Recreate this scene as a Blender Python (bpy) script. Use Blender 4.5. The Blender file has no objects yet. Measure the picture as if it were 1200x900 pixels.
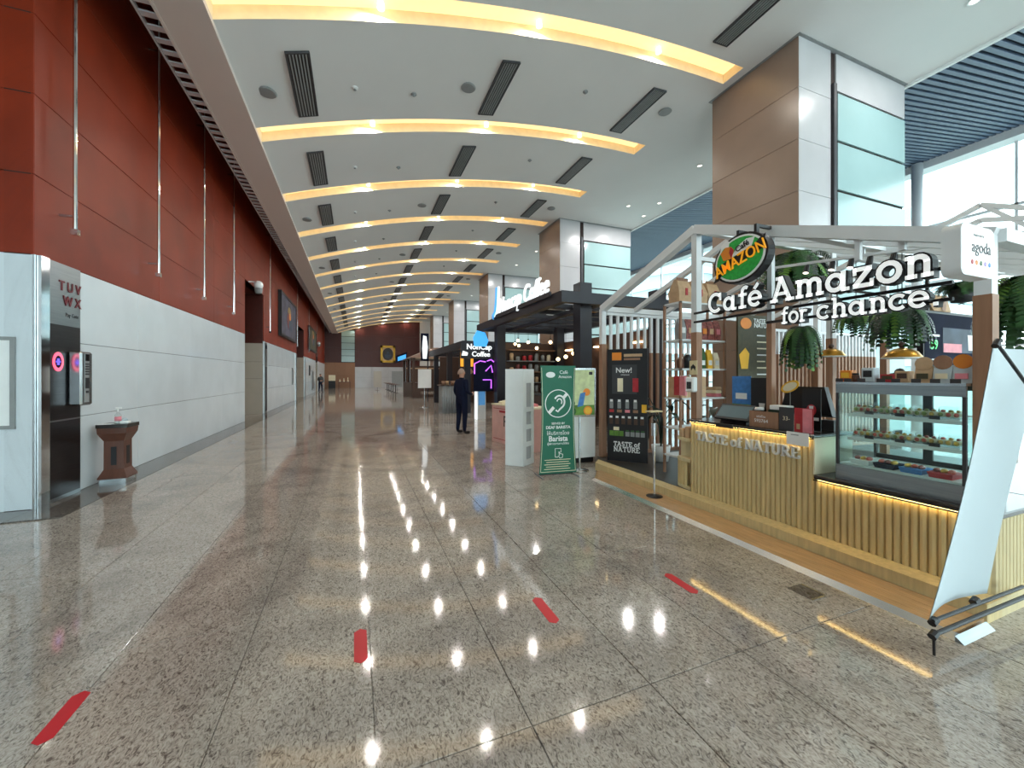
import bpy, bmesh, math, random
from mathutils import Vector as V, Matrix as M
random.seed(7)
scene = bpy.context.scene
COL = scene.collection

# ---------------------------------------------------------------- camera
F, HZ, H = 465.0, 440.0, 1.55            # focal length in px, horizon row, eye height (m)
TH = math.atan(184 / 465.0)              # corridor vanishing point at x = 416
S, C = math.sin(TH), math.cos(TH)
cd = bpy.data.cameras.new('camera')
cd.sensor_width = 36; cd.lens = F / 1200 * 36; cd.shift_y = -10 / 1200
cd.clip_start = 0.05; cd.clip_end = 600
cam = bpy.data.objects.new('camera', cd); COL.objects.link(cam)
cam.location = (0, 0, H); cam.rotation_euler = (math.pi / 2, 0, -TH)
scene.camera = cam

# ---------------------------------------------------------------- world, exposure
w = bpy.data.worlds.new('sky'); scene.world = w; w.use_nodes = True
nt = w.node_tree; nt.nodes.clear()
wo = nt.nodes.new('ShaderNodeOutputWorld'); wb = nt.nodes.new('ShaderNodeBackground')
tc = nt.nodes.new('ShaderNodeTexCoord'); sx = nt.nodes.new('ShaderNodeSeparateXYZ')
rp = nt.nodes.new('ShaderNodeValToRGB')
rp.color_ramp.elements[0].position = 0.0; rp.color_ramp.elements[0].color = (0.86, 0.97, 1.0, 1)
rp.color_ramp.elements[1].position = 1.0; rp.color_ramp.elements[1].color = (0.78, 0.94, 1.0, 1)
nt.links.new(tc.outputs['Generated'], sx.inputs[0]); nt.links.new(sx.outputs['Z'], rp.inputs[0])
nt.links.new(rp.outputs[0], wb.inputs[0]); nt.links.new(wb.outputs[0], wo.inputs[0])
wb.inputs[1].default_value = 2.6
vs = scene.view_settings
vs.view_transform = 'Standard'; vs.look = 'None'; vs.gamma = 1; vs.use_curve_mapping = False
vs.exposure = 0.95
DOWNLIGHT_W = 40.0
COVE_SPOT_W = 14.0

# ---------------------------------------------------------------- pixel -> place (a pixel gives a direction, a plane the distance)
def dr(px, py):
    u = (px - 600) / F; v = (HZ - py) / F
    return V((S + u * C, C - u * S, v))
def gX(px, py, X): a = dr(px, py); return V((0, 0, H)) + a * (X / a.x)
def gY(px, py, Y): a = dr(px, py); return V((0, 0, H)) + a * (Y / a.y)
def gZ(px, py, Z=0.0): a = dr(px, py); return V((0, 0, H)) + a * ((Z - H) / a.z)

# ---------------------------------------------------------------- materials
def lin(c):
    if isinstance(c, str):
        c = [int(c[i:i + 2], 16) / 255 for i in (0, 2, 4)]
        c = [x / 12.92 if x <= .04045 else ((x + .055) / 1.055) ** 2.4 for x in c]
    return (c[0], c[1], c[2], 1)
MATS = {}
def mat(name, col, rough=.5, metal=0.0, emit=0.0, ecol=None, var=.06, vscale=6.0, coat=0.0, bump=0.0, bscale=40, stretch=None, spec=.5):
    """principled material with a little procedural variation of its own colour"""
    if name in MATS: return MATS[name]
    m = bpy.data.materials.new(name); m.use_nodes = True; MATS[name] = m
    n = m.node_tree.nodes; l = m.node_tree.links; b = n['Principled BSDF']
    c = lin(col)
    b.inputs['Roughness'].default_value = rough; b.inputs['Metallic'].default_value = metal
    b.inputs['Coat Weight'].default_value = coat; b.inputs['Coat Roughness'].default_value = .05
    m.diffuse_color = c; b.inputs['Specular IOR Level'].default_value = spec
    g = n.new('ShaderNodeNewGeometry'); mp = n.new('ShaderNodeMapping'); l.new(g.outputs['Position'], mp.inputs[0])
    if stretch: mp.inputs['Scale'].default_value = stretch
    ns = n.new('ShaderNodeTexNoise'); ns.inputs['Scale'].default_value = vscale; ns.inputs['Detail'].default_value = 4
    l.new(mp.outputs[0], ns.inputs[0])
    r = n.new('ShaderNodeValToRGB'); l.new(ns.outputs[0], r.inputs[0])
    r.color_ramp.elements[0].position = .3; r.color_ramp.elements[1].position = .7
    r.color_ramp.elements[0].color = tuple(x * (1 - var) for x in c[:3]) + (1,)
    r.color_ramp.elements[1].color = tuple(min(1, x * (1 + var)) for x in c[:3]) + (1,)
    l.new(r.outputs[0], b.inputs['Base Color'])
    if bump:
        n2 = n.new('ShaderNodeTexNoise'); n2.inputs['Scale'].default_value = bscale; l.new(mp.outputs[0], n2.inputs[0])
        bp = n.new('ShaderNodeBump'); bp.inputs['Strength'].default_value = bump; bp.inputs['Distance'].default_value = .01
        l.new(n2.outputs[0], bp.inputs['Height']); l.new(bp.outputs[0], b.inputs['Normal'])
    if emit:
        b.inputs['Emission Color'].default_value = lin(ecol or col); b.inputs['Emission Strength'].default_value = emit
    return m
def granite(name, light, mid, dark, scale=26, rough=.07):
    m = bpy.data.materials.new(name); m.use_nodes = True; MATS[name] = m
    n = m.node_tree.nodes; l = m.node_tree.links; b = n['Principled BSDF']
    g = n.new('ShaderNodeNewGeometry')
    mp = n.new('ShaderNodeMapping'); mp.inputs['Scale'].default_value = (1, .55, 1); mp.inputs['Rotation'].default_value = (0, 0, .5)
    l.new(g.outputs['Position'], mp.inputs[0])
    a = n.new('ShaderNodeTexNoise'); a.inputs['Scale'].default_value = scale; a.inputs['Detail'].default_value = 5
    a.inputs['Distortion'].default_value = 2.2; a.inputs['Roughness'].default_value = .62; l.new(mp.outputs[0], a.inputs[0])
    r = n.new('ShaderNodeValToRGB'); l.new(a.outputs[0], r.inputs[0]); e = r.color_ramp.elements
    e[0].position = .36; e[0].color = lin(dark); e[1].position = .62; e[1].color = lin(light)
    k = e.new(.47); k.color = lin(mid)
    a2 = n.new('ShaderNodeTexNoise'); a2.inputs['Scale'].default_value = .55; a2.inputs['Detail'].default_value = 6
    a2.inputs['Distortion'].default_value = 3.0; l.new(g.outputs['Position'], a2.inputs[0])
    r2 = n.new('ShaderNodeValToRGB'); l.new(a2.outputs[0], r2.inputs[0])
    r2.color_ramp.elements[0].position = .32; r2.color_ramp.elements[0].color = (.70, .69, .70, 1)
    r2.color_ramp.elements[1].position = .55; r2.color_ramp.elements[1].color = (1, 1, 1, 1)
    mx = n.new('ShaderNodeMixRGB'); mx.blend_type = 'MULTIPLY'; mx.inputs[0].default_value = 1
    l.new(r.outputs[0], mx.inputs[1]); l.new(r2.outputs[0], mx.inputs[2]); l.new(mx.outputs[0], b.inputs['Base Color'])
    b.inputs['Roughness'].default_value = rough; b.inputs['IOR'].default_value = 1.6
    return m
def glassy(name, tint, refl=.10, rough=.02):
    m = bpy.data.materials.new(name); m.use_nodes = True; MATS[name] = m
    n = m.node_tree.nodes; l = m.node_tree.links; n.remove(n['Principled BSDF'])
    t = n.new('ShaderNodeBsdfTransparent'); t.inputs[0].default_value = lin(tint)
    gl = n.new('ShaderNodeBsdfGlossy'); gl.inputs['Roughness'].default_value = rough
    mx = n.new('ShaderNodeMixShader'); lw = n.new('ShaderNodeLayerWeight'); lw.inputs[0].default_value = .25
    fr = n.new('ShaderNodeMath'); fr.operation = 'MULTIPLY_ADD'; fr.inputs[1].default_value = .45; fr.inputs[2].default_value = refl * .3
    pw = n.new('ShaderNodeMath'); pw.operation = 'POWER'; pw.inputs[1].default_value = 2.0
    l.new(lw.outputs['Facing'], pw.inputs[0]); l.new(pw.outputs[0], fr.inputs[0]); l.new(fr.outputs[0], mx.inputs[0]); l.new(t.outputs[0], mx.inputs[1]); l.new(gl.outputs[0], mx.inputs[2])
    l.new(mx.outputs[0], n['Material Output'].inputs[0])
    return m
granite('granite', 'beb6ad', 'a39a91', '665d58', 44)
granite('granite_dark', '77706a', '5e5853', '3a3532', 30, .09)
mat('granite_brown', '8f7a6c', .3, var=.09, vscale=1.1)
mat('marble_white', 'd5dee4', .14, var=.05, vscale=1.3)
mat('marble_beige', 'b5aca0', .2, var=.06, vscale=1.5)
mat('marble_grey', 'bcbbbe', .22, var=.05, vscale=1.2)
mat('red_panel', '802a11', .40, spec=.28, var=.2, vscale=1.1)
mat('red_dark', '4a1a12', .35, var=.1)
mat('joint', '2a1a16', .8)
mat('joint_grey', '6a6a6a', .8)
mat('ceil', 'e0dfde', .8, var=.02, vscale=.6)
mat('bulkhead', 'd8cbc4', .7, var=.02, vscale=.6)
mat('slat_blue', '566880', .5, var=.05)
mat('void_blue', '1c2a3e', .9)
mat('steel', 'b9bdc0', .22, 1.0, var=.05)
mat('steel_brush', '9aa0a2', .28, 1.0, var=.08, vscale=3, stretch=(1, 1, 30))
mat('chrome', 'd5d8da', .08, 1.0)
mat('black', '15151a', .45)
mat('black_gloss', '0f1013', .12)
mat('stall_black', '1d1d28', .5)
mat('dark_grey', '3a3a3e', .5)
mat('grey', '8c8f90', .5)
mat('white', 'eceeee', .5, var=.02)
mat('white_gloss', 'f0f2f2', .2, var=.02)
mat('frame_white', 'dfe3e6', .45, var=.02)
mat('cloth_white', 'c4d0d6', .8, var=.02, vscale=3)
mat('glass_cyan', '9fbcbd', .12, var=.03, vscale=1)
mat('wood_slat', 'd8c290', .45, var=.12, vscale=5, stretch=(6, 6, .7))
mat('wood_pale', 'd9c9a0', .5, var=.08, vscale=5, stretch=(6, 6, .7))
mat('wood_floor', 'bd9a72', .3, var=.16, vscale=7, stretch=(5, .6, 1))
mat('wood_post', '9a7258', .5, var=.12, vscale=5, stretch=(6, 6, .7))
mat('wood_dark', '5b382c', .35, var=.15, vscale=5, stretch=(5, 5, .7))
mat('counter_top', '2a2624', .2)
mat('floor_dark', '3a3938', .4)
mat('brown_dark', '4a3328', .5)
mat('red_tape', 'c8202c', .5, var=.05)
mat('green', '1f6b54', .55, var=.04)
mat('leaf', '2e5a2c', .5, var=.35, vscale=9)
mat('leaf_light', '5f8a34', .5, var=.3, vscale=9)
mat('leaf_dark', '1c3324', .4, var=.3, vscale=9)
mat('orange', 'e8892a', .5)
mat('maroon', '6a1c26', .4)
mat('logo_orange', 'f2a51e', .5, emit=.18, ecol='f2a51e')  # faint glow added to lift lettering on the dim side
mat('yellow', 'f0b832', .5)
mat('logo_green', '1f9a3c', .5, emit=.06, var=.25, vscale=30)
mat('kraft', 'c6a582', .7, var=.1, vscale=14)
mat('red', 'b52a34', .5, var=.15, vscale=20)
mat('pink', 'e58a95', .5, var=.1, vscale=14)
mat('navy', '141a30', .8, spec=.15, var=.15, vscale=12)
mat('skin', 'c28f78', .55)
mat('pink_pale', 'e2b0a6', .5, var=.06)
mat('poster_green', 'cfd8a4', .5, var=.15, vscale=12)
mat('hair_grey', 'a08678', .7)
mat('olive', '4a4530', .6, var=.2, vscale=20)
mat('blue', '3f7fc4', .5, var=.15, vscale=25)
mat('cream', 'efe3c4', .5)
mat('gold', 'b58a3c', .3, 1.0, var=.1)
mat('painting', '4a4658', .6, var=.55, vscale=2.2)
mat('portrait', '3a4658', .6, var=.5, vscale=3)
mat('gold_paint', '9a7a3c', .45, var=.15)
mat('warm_led', 'ffd76a', .5, emit=13, ecol=(1.0, .72, .26))
mat('cove', 'ffdf9f', .6, emit=.62, ecol=(1.0, .69, .33))
mat('cove_side', 'f2e2c0', .6)
mat('spot', 'ffffff', .5, emit=1.6, ecol='fff2dc')
mat('bulb', 'ffe8b8', .5, emit=5, ecol='ffdca0')
mat('sign_glow', 'ffffff', .4, emit=.42, ecol='f2fbff')
mat('sign_white', 'ffffff', .4, emit=.25, ecol='f6ffff')
mat('sign_blue', '3f8fd8', .4, emit=.6, ecol='3f9fe8')
mat('neon', 'd07aff', .4, emit=.8, ecol='c060ff')
mat('screen_blue', '4f86b8', .2, emit=.35)
mat('screen_green', '2fbf5a', .3, emit=.7)
mat('screen_slate', '55666a', .15, emit=.12)
mat('ring_pink', 'ff6a8a', .4, emit=.6, ecol='ff5a78')
mat('ring_violet', '6a5ae0', .4, emit=.9, ecol='5a4ae0')
mat('lamp_orange', 'e89a2e', .5, emit=.6, ecol='e89a2e')
mat('building', 'd7dcdc', .8)
mat('building_glass', '9fb4bc', .3)
mat('outside_ground', '9aa29c', .9)
mat('food_a', 'c85a4a', .5, var=.6, vscale=30)
mat('food_b', 'd8a84a', .5, var=.5, vscale=30)
mat('food_c', '8a9a4a', .5, var=.5, vscale=30)
mat('snack', '8a4a44', .4, var=.5, vscale=28)
glassy('pane', (.93, .985, .985), .11)
glassy('glass', (.90, .98, .97), .10)
glassy('plastic', (.93, .95, .95), .10)

# ---------------------------------------------------------------- mesh building
class MB:
    def __init__(s): s.v = []; s.f = []; s.m = []; s.mats = []; s.cur = 0
    def use(s, m):
        if m not in s.mats: s.mats.append(m)
        s.cur = s.mats.index(m); return s
    def add(s, vs, fs):
        o = len(s.v); s.v += [tuple(x) for x in vs]
        for f in fs: s.f.append(tuple(i + o for i in f)); s.m.append(s.cur)
        return s
    def box(s, x0, x1, y0, y1, z0, z1):
        vs = [(x, y, z) for z in (z0, z1) for y in (y0, y1) for x in (x0, x1)]
        return s.add(vs, [(0, 2, 3, 1), (4, 5, 7, 6), (0, 1, 5, 4), (2, 6, 7, 3), (0, 4, 6, 2), (1, 3, 7, 5)])
    def cb(s, c, sz): return s.box(c[0] - sz[0] / 2, c[0] + sz[0] / 2, c[1] - sz[1] / 2, c[1] + sz[1] / 2, c[2] - sz[2] / 2, c[2] + sz[2] / 2)
    def ob(s, o, r, u, n, a, b, d):
        """box spanned from corner o along unit vectors r (length a), u (length b), n (length d)"""
        o, r, u, n = V(o), V(r) * a, V(u) * b, V(n) * d
        vs = [o, o + r, o + u, o + r + u]; vs = vs + [q + n for q in vs]
        return s.add(vs, [(0, 2, 3, 1), (4, 5, 7, 6), (0, 1, 5, 4), (2, 6, 7, 3), (0, 4, 6, 2), (1, 3, 7, 5)])
    def hull(s, pts):
        bm = bmesh.new()
        for p in pts: bm.verts.new(p)
        bmesh.ops.convex_hull(bm, input=bm.verts)
        bmesh.ops.delete(bm, geom=[x for x in bm.verts if not x.link_faces], context='VERTS')
        bm.verts.index_update(); vs = [x.co.copy() for x in bm.verts]; fs = [[q.index for q in f.verts] for f in bm.faces]
        bm.free(); return s.add(vs, fs)
    def cham(s, x0, x1, y0, y1, z0, z1, c=.01):
        pts = []
        for x, a in ((x0, c), (x1, -c)):
            for y, b in ((y0, c), (y1, -c)):
                for z, d in ((z0, c), (z1, -c)):
                    pts += [(x, y + b, z + d), (x + a, y, z + d), (x + a, y + b, z)]
        return s.hull(pts)
    def beam(s, p, q, wd, ht=None):
        """rectangular bar from p to q"""
        p, q = V(p), V(q); t = (q - p); L = t.length; t.normalize()
        up = V((0, 0, 1)) if abs(t.z) < .95 else V((0, 1, 0))
        r = t.cross(up).normalized(); u = r.cross(t).normalized(); ht = ht or wd
        return s.ob(p - r * wd / 2 - u * ht / 2, r, u, t, wd, ht, L)
    def cyl(s, p, q, r0, r1=None, n=10):
        p, q = V(p), V(q); t = (q - p).normalized(); r1 = r0 if r1 is None else r1
        a = t.cross(V((0, 0, 1)) if abs(t.z) < .9 else V((1, 0, 0))).normalized(); b = t.cross(a)
        vs = []
        for k in range(n):
            an = 2 * math.pi * k / n; e = a * math.cos(an) + b * math.sin(an); vs += [p + e * r0, q + e * r1]
        fs = [(2 * k, 2 * ((k + 1) % n), 2 * ((k + 1) % n) + 1, 2 * k + 1) for k in range(n)]
        fs += [tuple(2 * k for k in range(n))[::-1], tuple(2 * k + 1 for k in range(n))]
        return s.add(vs, fs)
    def tube(s, pts, r, n=8):
        for p, q in zip(pts, pts[1:]): s.cyl(p, q, r, r, n)
        return s
    def lathe(s, prof, c=(0, 0, 0), n=20, ang=(0, 2 * math.pi), sq=None):
        c = V(c); full = abs(ang[1] - ang[0] - 2 * math.pi) < 1e-6; m = len(prof); k = n if full else n + 1
        vs = []
        for i in range(k):
            a = ang[0] + (ang[1] - ang[0]) * i / n + (math.pi / n if sq else 0)
            for r, z in prof: vs.append(c + V((r * math.cos(a), r * math.sin(a), z)))
        fs = []
        for i in range(n):
            j = (i + 1) % k
            for q in range(m - 1): fs.append((i * m + q, j * m + q, j * m + q + 1, i * m + q + 1))
        if full and abs(prof[0][0] - prof[-1][0]) < 1e-6 and prof[0][0] > .03 and m >= 4:
            for i in range(n): fs.append((i * m, i * m + m - 1, ((i + 1) % n) * m + m - 1, ((i + 1) % n) * m))
        elif full:
            fs.append(tuple(i * m for i in range(n))[::-1]); fs.append(tuple(i * m + m - 1 for i in range(n)))
        return s.add(vs, fs)
    def ball(s, c, r, n=12, sc=(1, 1, 1)):
        h = n // 2; vs = []; c = V(c)
        for i in range(h + 1):
            p = math.pi * i / h
            for j in range(n):
                a = 2 * math.pi * j / n
                vs.append(c + V((r * sc[0] * math.sin(p) * math.cos(a), r * sc[1] * math.sin(p) * math.sin(a), r * sc[2] * math.cos(p))))
        fs = [(i * n + j, (i + 1) * n + j, (i + 1) * n + (j + 1) % n, i * n + (j + 1) % n) for i in range(h) for j in range(n)]
        return s.add(vs, fs)
    def prism(s, poly, o, r, u, n, d):
        """outline poly (list of 2-d points in r,u) pushed along n by d"""
        o, r, u, n = V(o), V(r), V(u), V(n); k = len(poly)
        vs = [o + r * a + u * b for a, b in poly]; vs = vs + [q + n * d for q in vs]
        fs = [(i, (i + 1) % k, (i + 1) % k + k, i + k) for i in range(k)] + [tuple(range(k))[::-1], tuple(range(k, 2 * k))]
        return s.add(vs, fs)
    def text(s, t, o, r, u, size, ext=.004, align='CENTER', bold=0.0, shear=0.0, squeeze=1.0):
        cu = bpy.data.curves.new('t', 'FONT'); cu.body = t; cu.size = 1; cu.extrude = 0; cu.align_x = align
        cu.offset = bold; cu.shear = shear; cu.resolution_u = 3
        ob = bpy.data.objects.new('t', cu); me = bpy.data.meshes.new_from_object(ob)
        o, r, u = V(o), V(r), V(u); n = r.cross(u)
        vs = [o + r * (q.co.x * size * squeeze) + u * (q.co.y * size) for q in me.vertices]
        k = len(vs); fs = [tuple(p.vertices) for p in me.polygons]
        cnt = {}
        for f in fs:
            for a, b in zip(f, f[1:] + f[:1]): cnt[(a, b)] = 1
        side = [(a, b) for a, b in cnt if (b, a) not in cnt]
        vs2 = [q + n * ext for q in vs]
        s.add(vs + vs2, [tuple(i + k for i in f) for f in fs] + [(a, b, b + k, a + k) for a, b in side])
        bpy.data.objects.remove(ob); bpy.data.curves.remove(cu); bpy.data.meshes.remove(me)
        return s
    def mesh(s, name, m=None, smooth=False):
        me = bpy.data.meshes.new(name); me.from_pydata(s.v, [], s.f)
        if m is not None: me.materials.append(MATS[m])
        else:
            for q in s.mats: me.materials.append(MATS[q])
            me.polygons.foreach_set('material_index', s.m)
        if smooth: me.polygons.foreach_set('use_smooth', [True] * len(me.polygons))
        bm = bmesh.new(); bm.from_mesh(me); bmesh.ops.recalc_face_normals(bm, faces=bm.faces); bm.to_mesh(me); bm.free()
        me.update(); return me

def link(name, data, parent=None):
    o = bpy.data.objects.new(name, data); COL.objects.link(o)
    if parent is not None:
        o.parent = parent
        if parent.get('_t') is not None: o.matrix_parent_inverse = M.Translation(-V(parent.location))
    return o
def part(name, mb, m, parent, smooth=False, label=None):
    o = link(name, mb.mesh(name, m, smooth), parent)
    if label: o['label'] = label
    return o
def thing(name, label, cat, loc=(0, 0, 0), group=None):
    """an Empty at the thing's base; parts are written in world coordinates"""
    o = bpy.data.objects.new(name, None); COL.objects.link(o); o.location = loc; o['_t'] = 1; o.empty_display_size = .1
    o['label'] = label; o['category'] = cat
    if group: o['group'] = group
    return o
def solo(name, mb, m, label, cat, group=None, smooth=False):
    o = link(name, mb.mesh(name, m, smooth)); o['label'] = label; o['category'] = cat
    if group: o['group'] = group
    return o
def struct(name, mb, m, parent=None, smooth=False):
    o = link(name, mb.mesh(name, m, smooth), parent)
    if parent is None: o['kind'] = 'structure'
    return o
def put(name, data, parent, loc=None):
    """one more object that shares mesh data"""
    o = link(name, data, parent)
    if loc is not None: o.location = loc
    return o
def dup(root, loc, label, group=None, rotz=None, scale=None):
    def cp(o, par):
        c = o.copy(); COL.objects.link(c); c.parent = par
        for ch in o.children: cp(ch, c)
        return c
    r = cp(root, None); r.location = loc; r['label'] = label
    if rotz is not None: r.rotation_euler = (0, 0, rotz)
    if scale is not None: r.scale = scale
    if group: r['group'] = group
    return r
EX, EY, EZ = V((1, 0, 0)), V((0, 1, 0)), V((0, 0, 1))
ORD = 'first second third fourth fifth sixth seventh eighth ninth tenth eleventh twelfth thirteenth fourteenth fifteenth sixteenth'.split()

# ================================================================ SETTING
Y0, Y1 = -14.0, 53.5
XL = -3.45                               # face of the long left wall
YF = 6.3                                 # face of the return wall at the left edge
# ---- floor: a slab, granite tiles, dark border
b = MB().box(-9, 22, Y0, Y1 + 1, -.2, -.012)
floor = struct('floor', b, 'granite')
TW, TL = .65, 1.30
def tilemesh(wd, ln, name):
    g = .0022; c = .004
    pts = [(x, y, -.02) for x in (g, wd - g) for y in (g, ln - g)] + [(x, y, -c / 2) for x in (g, wd - g) for y in (g, ln - g)] + \
          [(x, y, 0) for x in (g + c / 2, wd - g - c / 2) for y in (g + c / 2, ln - g - c / 2)]
    return MB().hull(pts).mesh(name, 'granite')
tm = tilemesh(TW, TL, 'floor_tile'); tn = tilemesh(.46, TL, 'floor_tile_narrow')
xs = [-.57 + TW * k for k in range(-3, 6)]
far = MB()
for i in range(41):
    y = .3 + TL * i
    for k, x in enumerate(xs):
        if i < 29: put('floor_tile', tm, floor, (x, y, 0))
        else: far.box(x + .0022, x + TW - .0022, y + .0022, y + TL - .0022, -.02, 0)
    if y > 5: 
        if i < 29: put('floor_tile', tn, floor, (-2.98, y, 0))
        else: far.box(-2.978, -2.522, y + .002, y + TL - .002, -.02, 0)
    else:
        for q in range(2): put('floor_tile', tm, floor, (-3.17 - TW * q, y, 0))
far.box(3.335, 20.5, Y0, Y1, -.02, 0).box(-9, 3.33, Y0, .297, -.02, 0).box(-9, -3.825, .3, 5.8, -.02, 0)
o = part('floor_tiles', far, 'granite', floor); o['kind'] = 'stuff'
bt = MB().box(XL, -2.985, .003, 2.0 - .003, -.015, .0015).mesh('border_tile', 'granite_dark')
for i in range(24):
    if 5.85 + 2 * i < Y1 - 1: put('border_tile', bt, floor, (0, 5.85 + 2 * i, 0))
part('border_tile', MB().box(-9, XL - .003, 5.8, YF, -.015, .0015), 'granite_dark', floor)

# ---- long left wall: backing, white marble and red panels, door recesses
OPEN = [(15.75, 18.7), (28.4, 32.4), (41.6, 44.0)]
OT = 4.81
b = MB()
ed = [YF] + [v for a in OPEN for v in a] + [Y1]
for k in range(0, len(ed), 2): b.box(XL - .25, XL - .03, ed[k], ed[k + 1], 0, OT)
b.box(XL - .25, XL - .03, YF, Y1, OT, 9.3)
wl = struct('wall_left', b, 'joint')
def clad(parent, spans, rows, name, m, ax='X', pos=XL, wd=2.0, face=1, gap=.006, th=.03):
    cache = {}
    for a, e in spans:
        n = max(1, round((e - a) / wd)); st = (e - a) / n
        for i in range(n):
            for z0, z1 in rows:
                key = (round(st, 3), round(z1 - z0, 3))
                if key not in cache:
                    l, h = key; c = .004; g = gap / 2
                    pts = [(0, y, z) for y in (g, l - g) for z in (g, h - g)] + [(th - c, y, z) for y in (g, l - g) for z in (g, h - g)] + \
                          [(th, y, z) for y in (g + c, l - g - c) for z in (g + c, h - g - c)]
                    if ax == 'X': pts = [(p[0] * face, p[1], p[2]) for p in pts]
                    else: pts = [(p[1], p[0] * face, p[2]) for p in pts]
                    cache[key] = MB().hull(pts).mesh(name, m)
                put(name, cache[key], parent, (pos, a + i * st, z0) if ax == 'X' else (a + i * st, pos, z0))
MR = [(0, 1.0), (1.0, 1.98), (1.98, 2.95)]
RR = [(2.95 + .93 * k, 2.95 + .93 * (k + 1)) for k in range(6)]
spans = [(ed[k], ed[k + 1]) for k in range(0, len(ed), 2)]
clad(wl, spans, MR, 'marble_panel', 'marble_white', pos=XL - .03, wd=2.4)
clad(wl, spans, RR[:2], 'red_panel', 'red_panel', pos=XL - .03, wd=3.2)
clad(wl, [(YF, Y1)], RR[2:], 'red_panel', 'red_panel', pos=XL - .03, wd=3.2)
for a, e in OPEN:                         # door recesses
    for nm, z0, z1, m in (('recess_stone', -.02, 2.85, 'marble_beige'), ('recess_panel', 2.85, OT, 'red_dark')):
        q = MB().box(XL - 2.2, XL - .032, e - .02, e, z0, z1).box(XL - 2.2, XL - .032, a, a + .02, z0, z1).box(XL - 2.22, XL - 2.2, a, e, z0, z1)
        part(nm, q, m, wl)
    part('recess_top', MB().box(XL - 2.2, XL - .05, a, e, OT, OT + .02), 'red_dark', wl)
    part('recess_joint', MB().box(XL - 2.19, XL - .06, e - .024, e - .0205, 1.42, 1.43).box(XL - 2.19, XL - .06, e - .024, e - .0205, 2.1, 2.11), 'joint_grey', wl)
# ---- return wall at the left edge of the view
b = MB().box(-9, XL - .03, YF + .03, YF + .3, 0, 9.3)
wr = struct('wall_return', b, 'joint')
clad(wr, [(-9, XL - .0)], [(0, 2.95)], 'marble_panel', 'marble_white', 'Y', YF + .03, 2.7, -1)
clad(wr, [(-9, XL - .0)], RR, 'red_panel', 'red_panel', 'Y', YF + .03, 2.7, -1)
struct('trim_corner', MB().box(XL - .012, XL + .008, YF - .008, YF + .012, 0, 2.95), 'steel')
# ---- unseen walls closing the hall; rear glazing added to bring in light
b = MB()
rx = [-9 + 3.0 * k for k in range(11)]; rz = [0.05, 2.6, 5.2, 7.4, 9.3]
for x in rx: b.box(x - .04, x + .04, Y0 - .1, Y0, 0, 9.6)
for z in rz: b.box(-9, 21, Y0 - .1, Y0, z - .04, z + .04)
w2 = struct('window_unseen', b, 'frame_white')
for x in rx[:-1]:
    for z0, z1 in zip(rz, rz[1:]): part('pane', MB().box(x + .045, x + 2.955, Y0 - .06, Y0 - .048, z0 + .045, z1 - .045), 'pane', w2)
struct('wall_side', MB().box(-9.3, -9, Y0, YF, 0, 9.6), 'marble_grey')
# ---- far end wall
b = MB().box(XL - .2, 21, Y1 + .05, Y1 + .3, 0, 9.3)
wf = struct('wall_end', b, 'joint')
clad(wf, [(0.0, 8.0)], [(0, 1.3), (1.3, 2.62)], 'marble_panel', 'marble_grey', 'Y', Y1 + .05, 2, -1, th=.05)
clad(wf, [(0.0, 8.0)], [(2.62, 4.6), (4.6, 6.6), (6.6, 8.7)], 'red_panel', 'red_dark', 'Y', Y1 + .05, 2, -1, th=.05)
clad(wf, [(XL, -1.6)], [(3.15, 5), (5, 6.8), (6.8, 8.7)], 'red_panel', 'red_dark', 'Y', Y1 + .05, 2, -1, th=.05)
clad(wf, [(XL, 0.0)], [(0, 1.5), (1.5, 3.15)], 'timber_panel', 'wood_post', 'Y', Y1 + .05, 1.2, -1, th=.05)
clad(wf, [(-1.58, -.02)], [(3.2 + .8 * k, 4.0 + .8 * k) for k in range(5)], 'glass_panel', 'glass_cyan', 'Y', Y1 + .05, 1.6, -1, gap=.05, th=.06)
clad(wf, [(8.0, 9.4)], [(0, 2.9), (2.9, 5.8), (5.8, 8.7)], 'stone_panel', 'bulkhead', 'Y', Y1 + .05, 1.4, -1, th=.05)

# ---- ceiling: a shallow arch broken by cove slots, flat strip, roof slab
XC0, XC1, XC2 = -1.95, 8.3, 12.5
def zc(x): return 8.62 - 1.82 * (max(0, 8.4 - x) / 10.35) ** 2
SY = [6.79 + 3.3 * k for k in range(-5, 15) if 6.79 + 3.3 * k < Y1 - .5]
HW = .27
xa = [XC0 + (XC1 - XC0) * i / 24 for i in range(25)]
b = MB()
def arch(b, y0, y1, dz=0, rev=False):
    vs = [(x, y, zc(x) + dz) for x in xa for y in (y0, y1)]
    b.add(vs, [(2 * i, 2 * i + 1, 2 * i + 3, 2 * i + 2) for i in range(len(xa) - 1)])
edges = [Y0] + [v for y in SY for v in (y - HW, y + HW)] + [Y1 + .1]
for k in range(0, len(edges), 2): arch(b, edges[k], edges[k + 1])
b.box(XC1, XC2, Y0, Y1 + .1, 8.62, 8.75)
struct('ceiling', b, 'ceil')
struct('ceiling_roof', MB().box(-9.3, 12.6, Y0 - .3, Y1 + .3, 9.32, 9.6), 'red_dark')
bh = struct('ceiling_bulkhead', MB().box(-2.62, XC0, Y0, Y1 + .05, 6.72, 9.3), 'bulkhead')
part('edge_strip', MB().box(-2.64, -2.60, Y0, Y1, 6.70, 6.76), 'bulkhead', bh)
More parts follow.
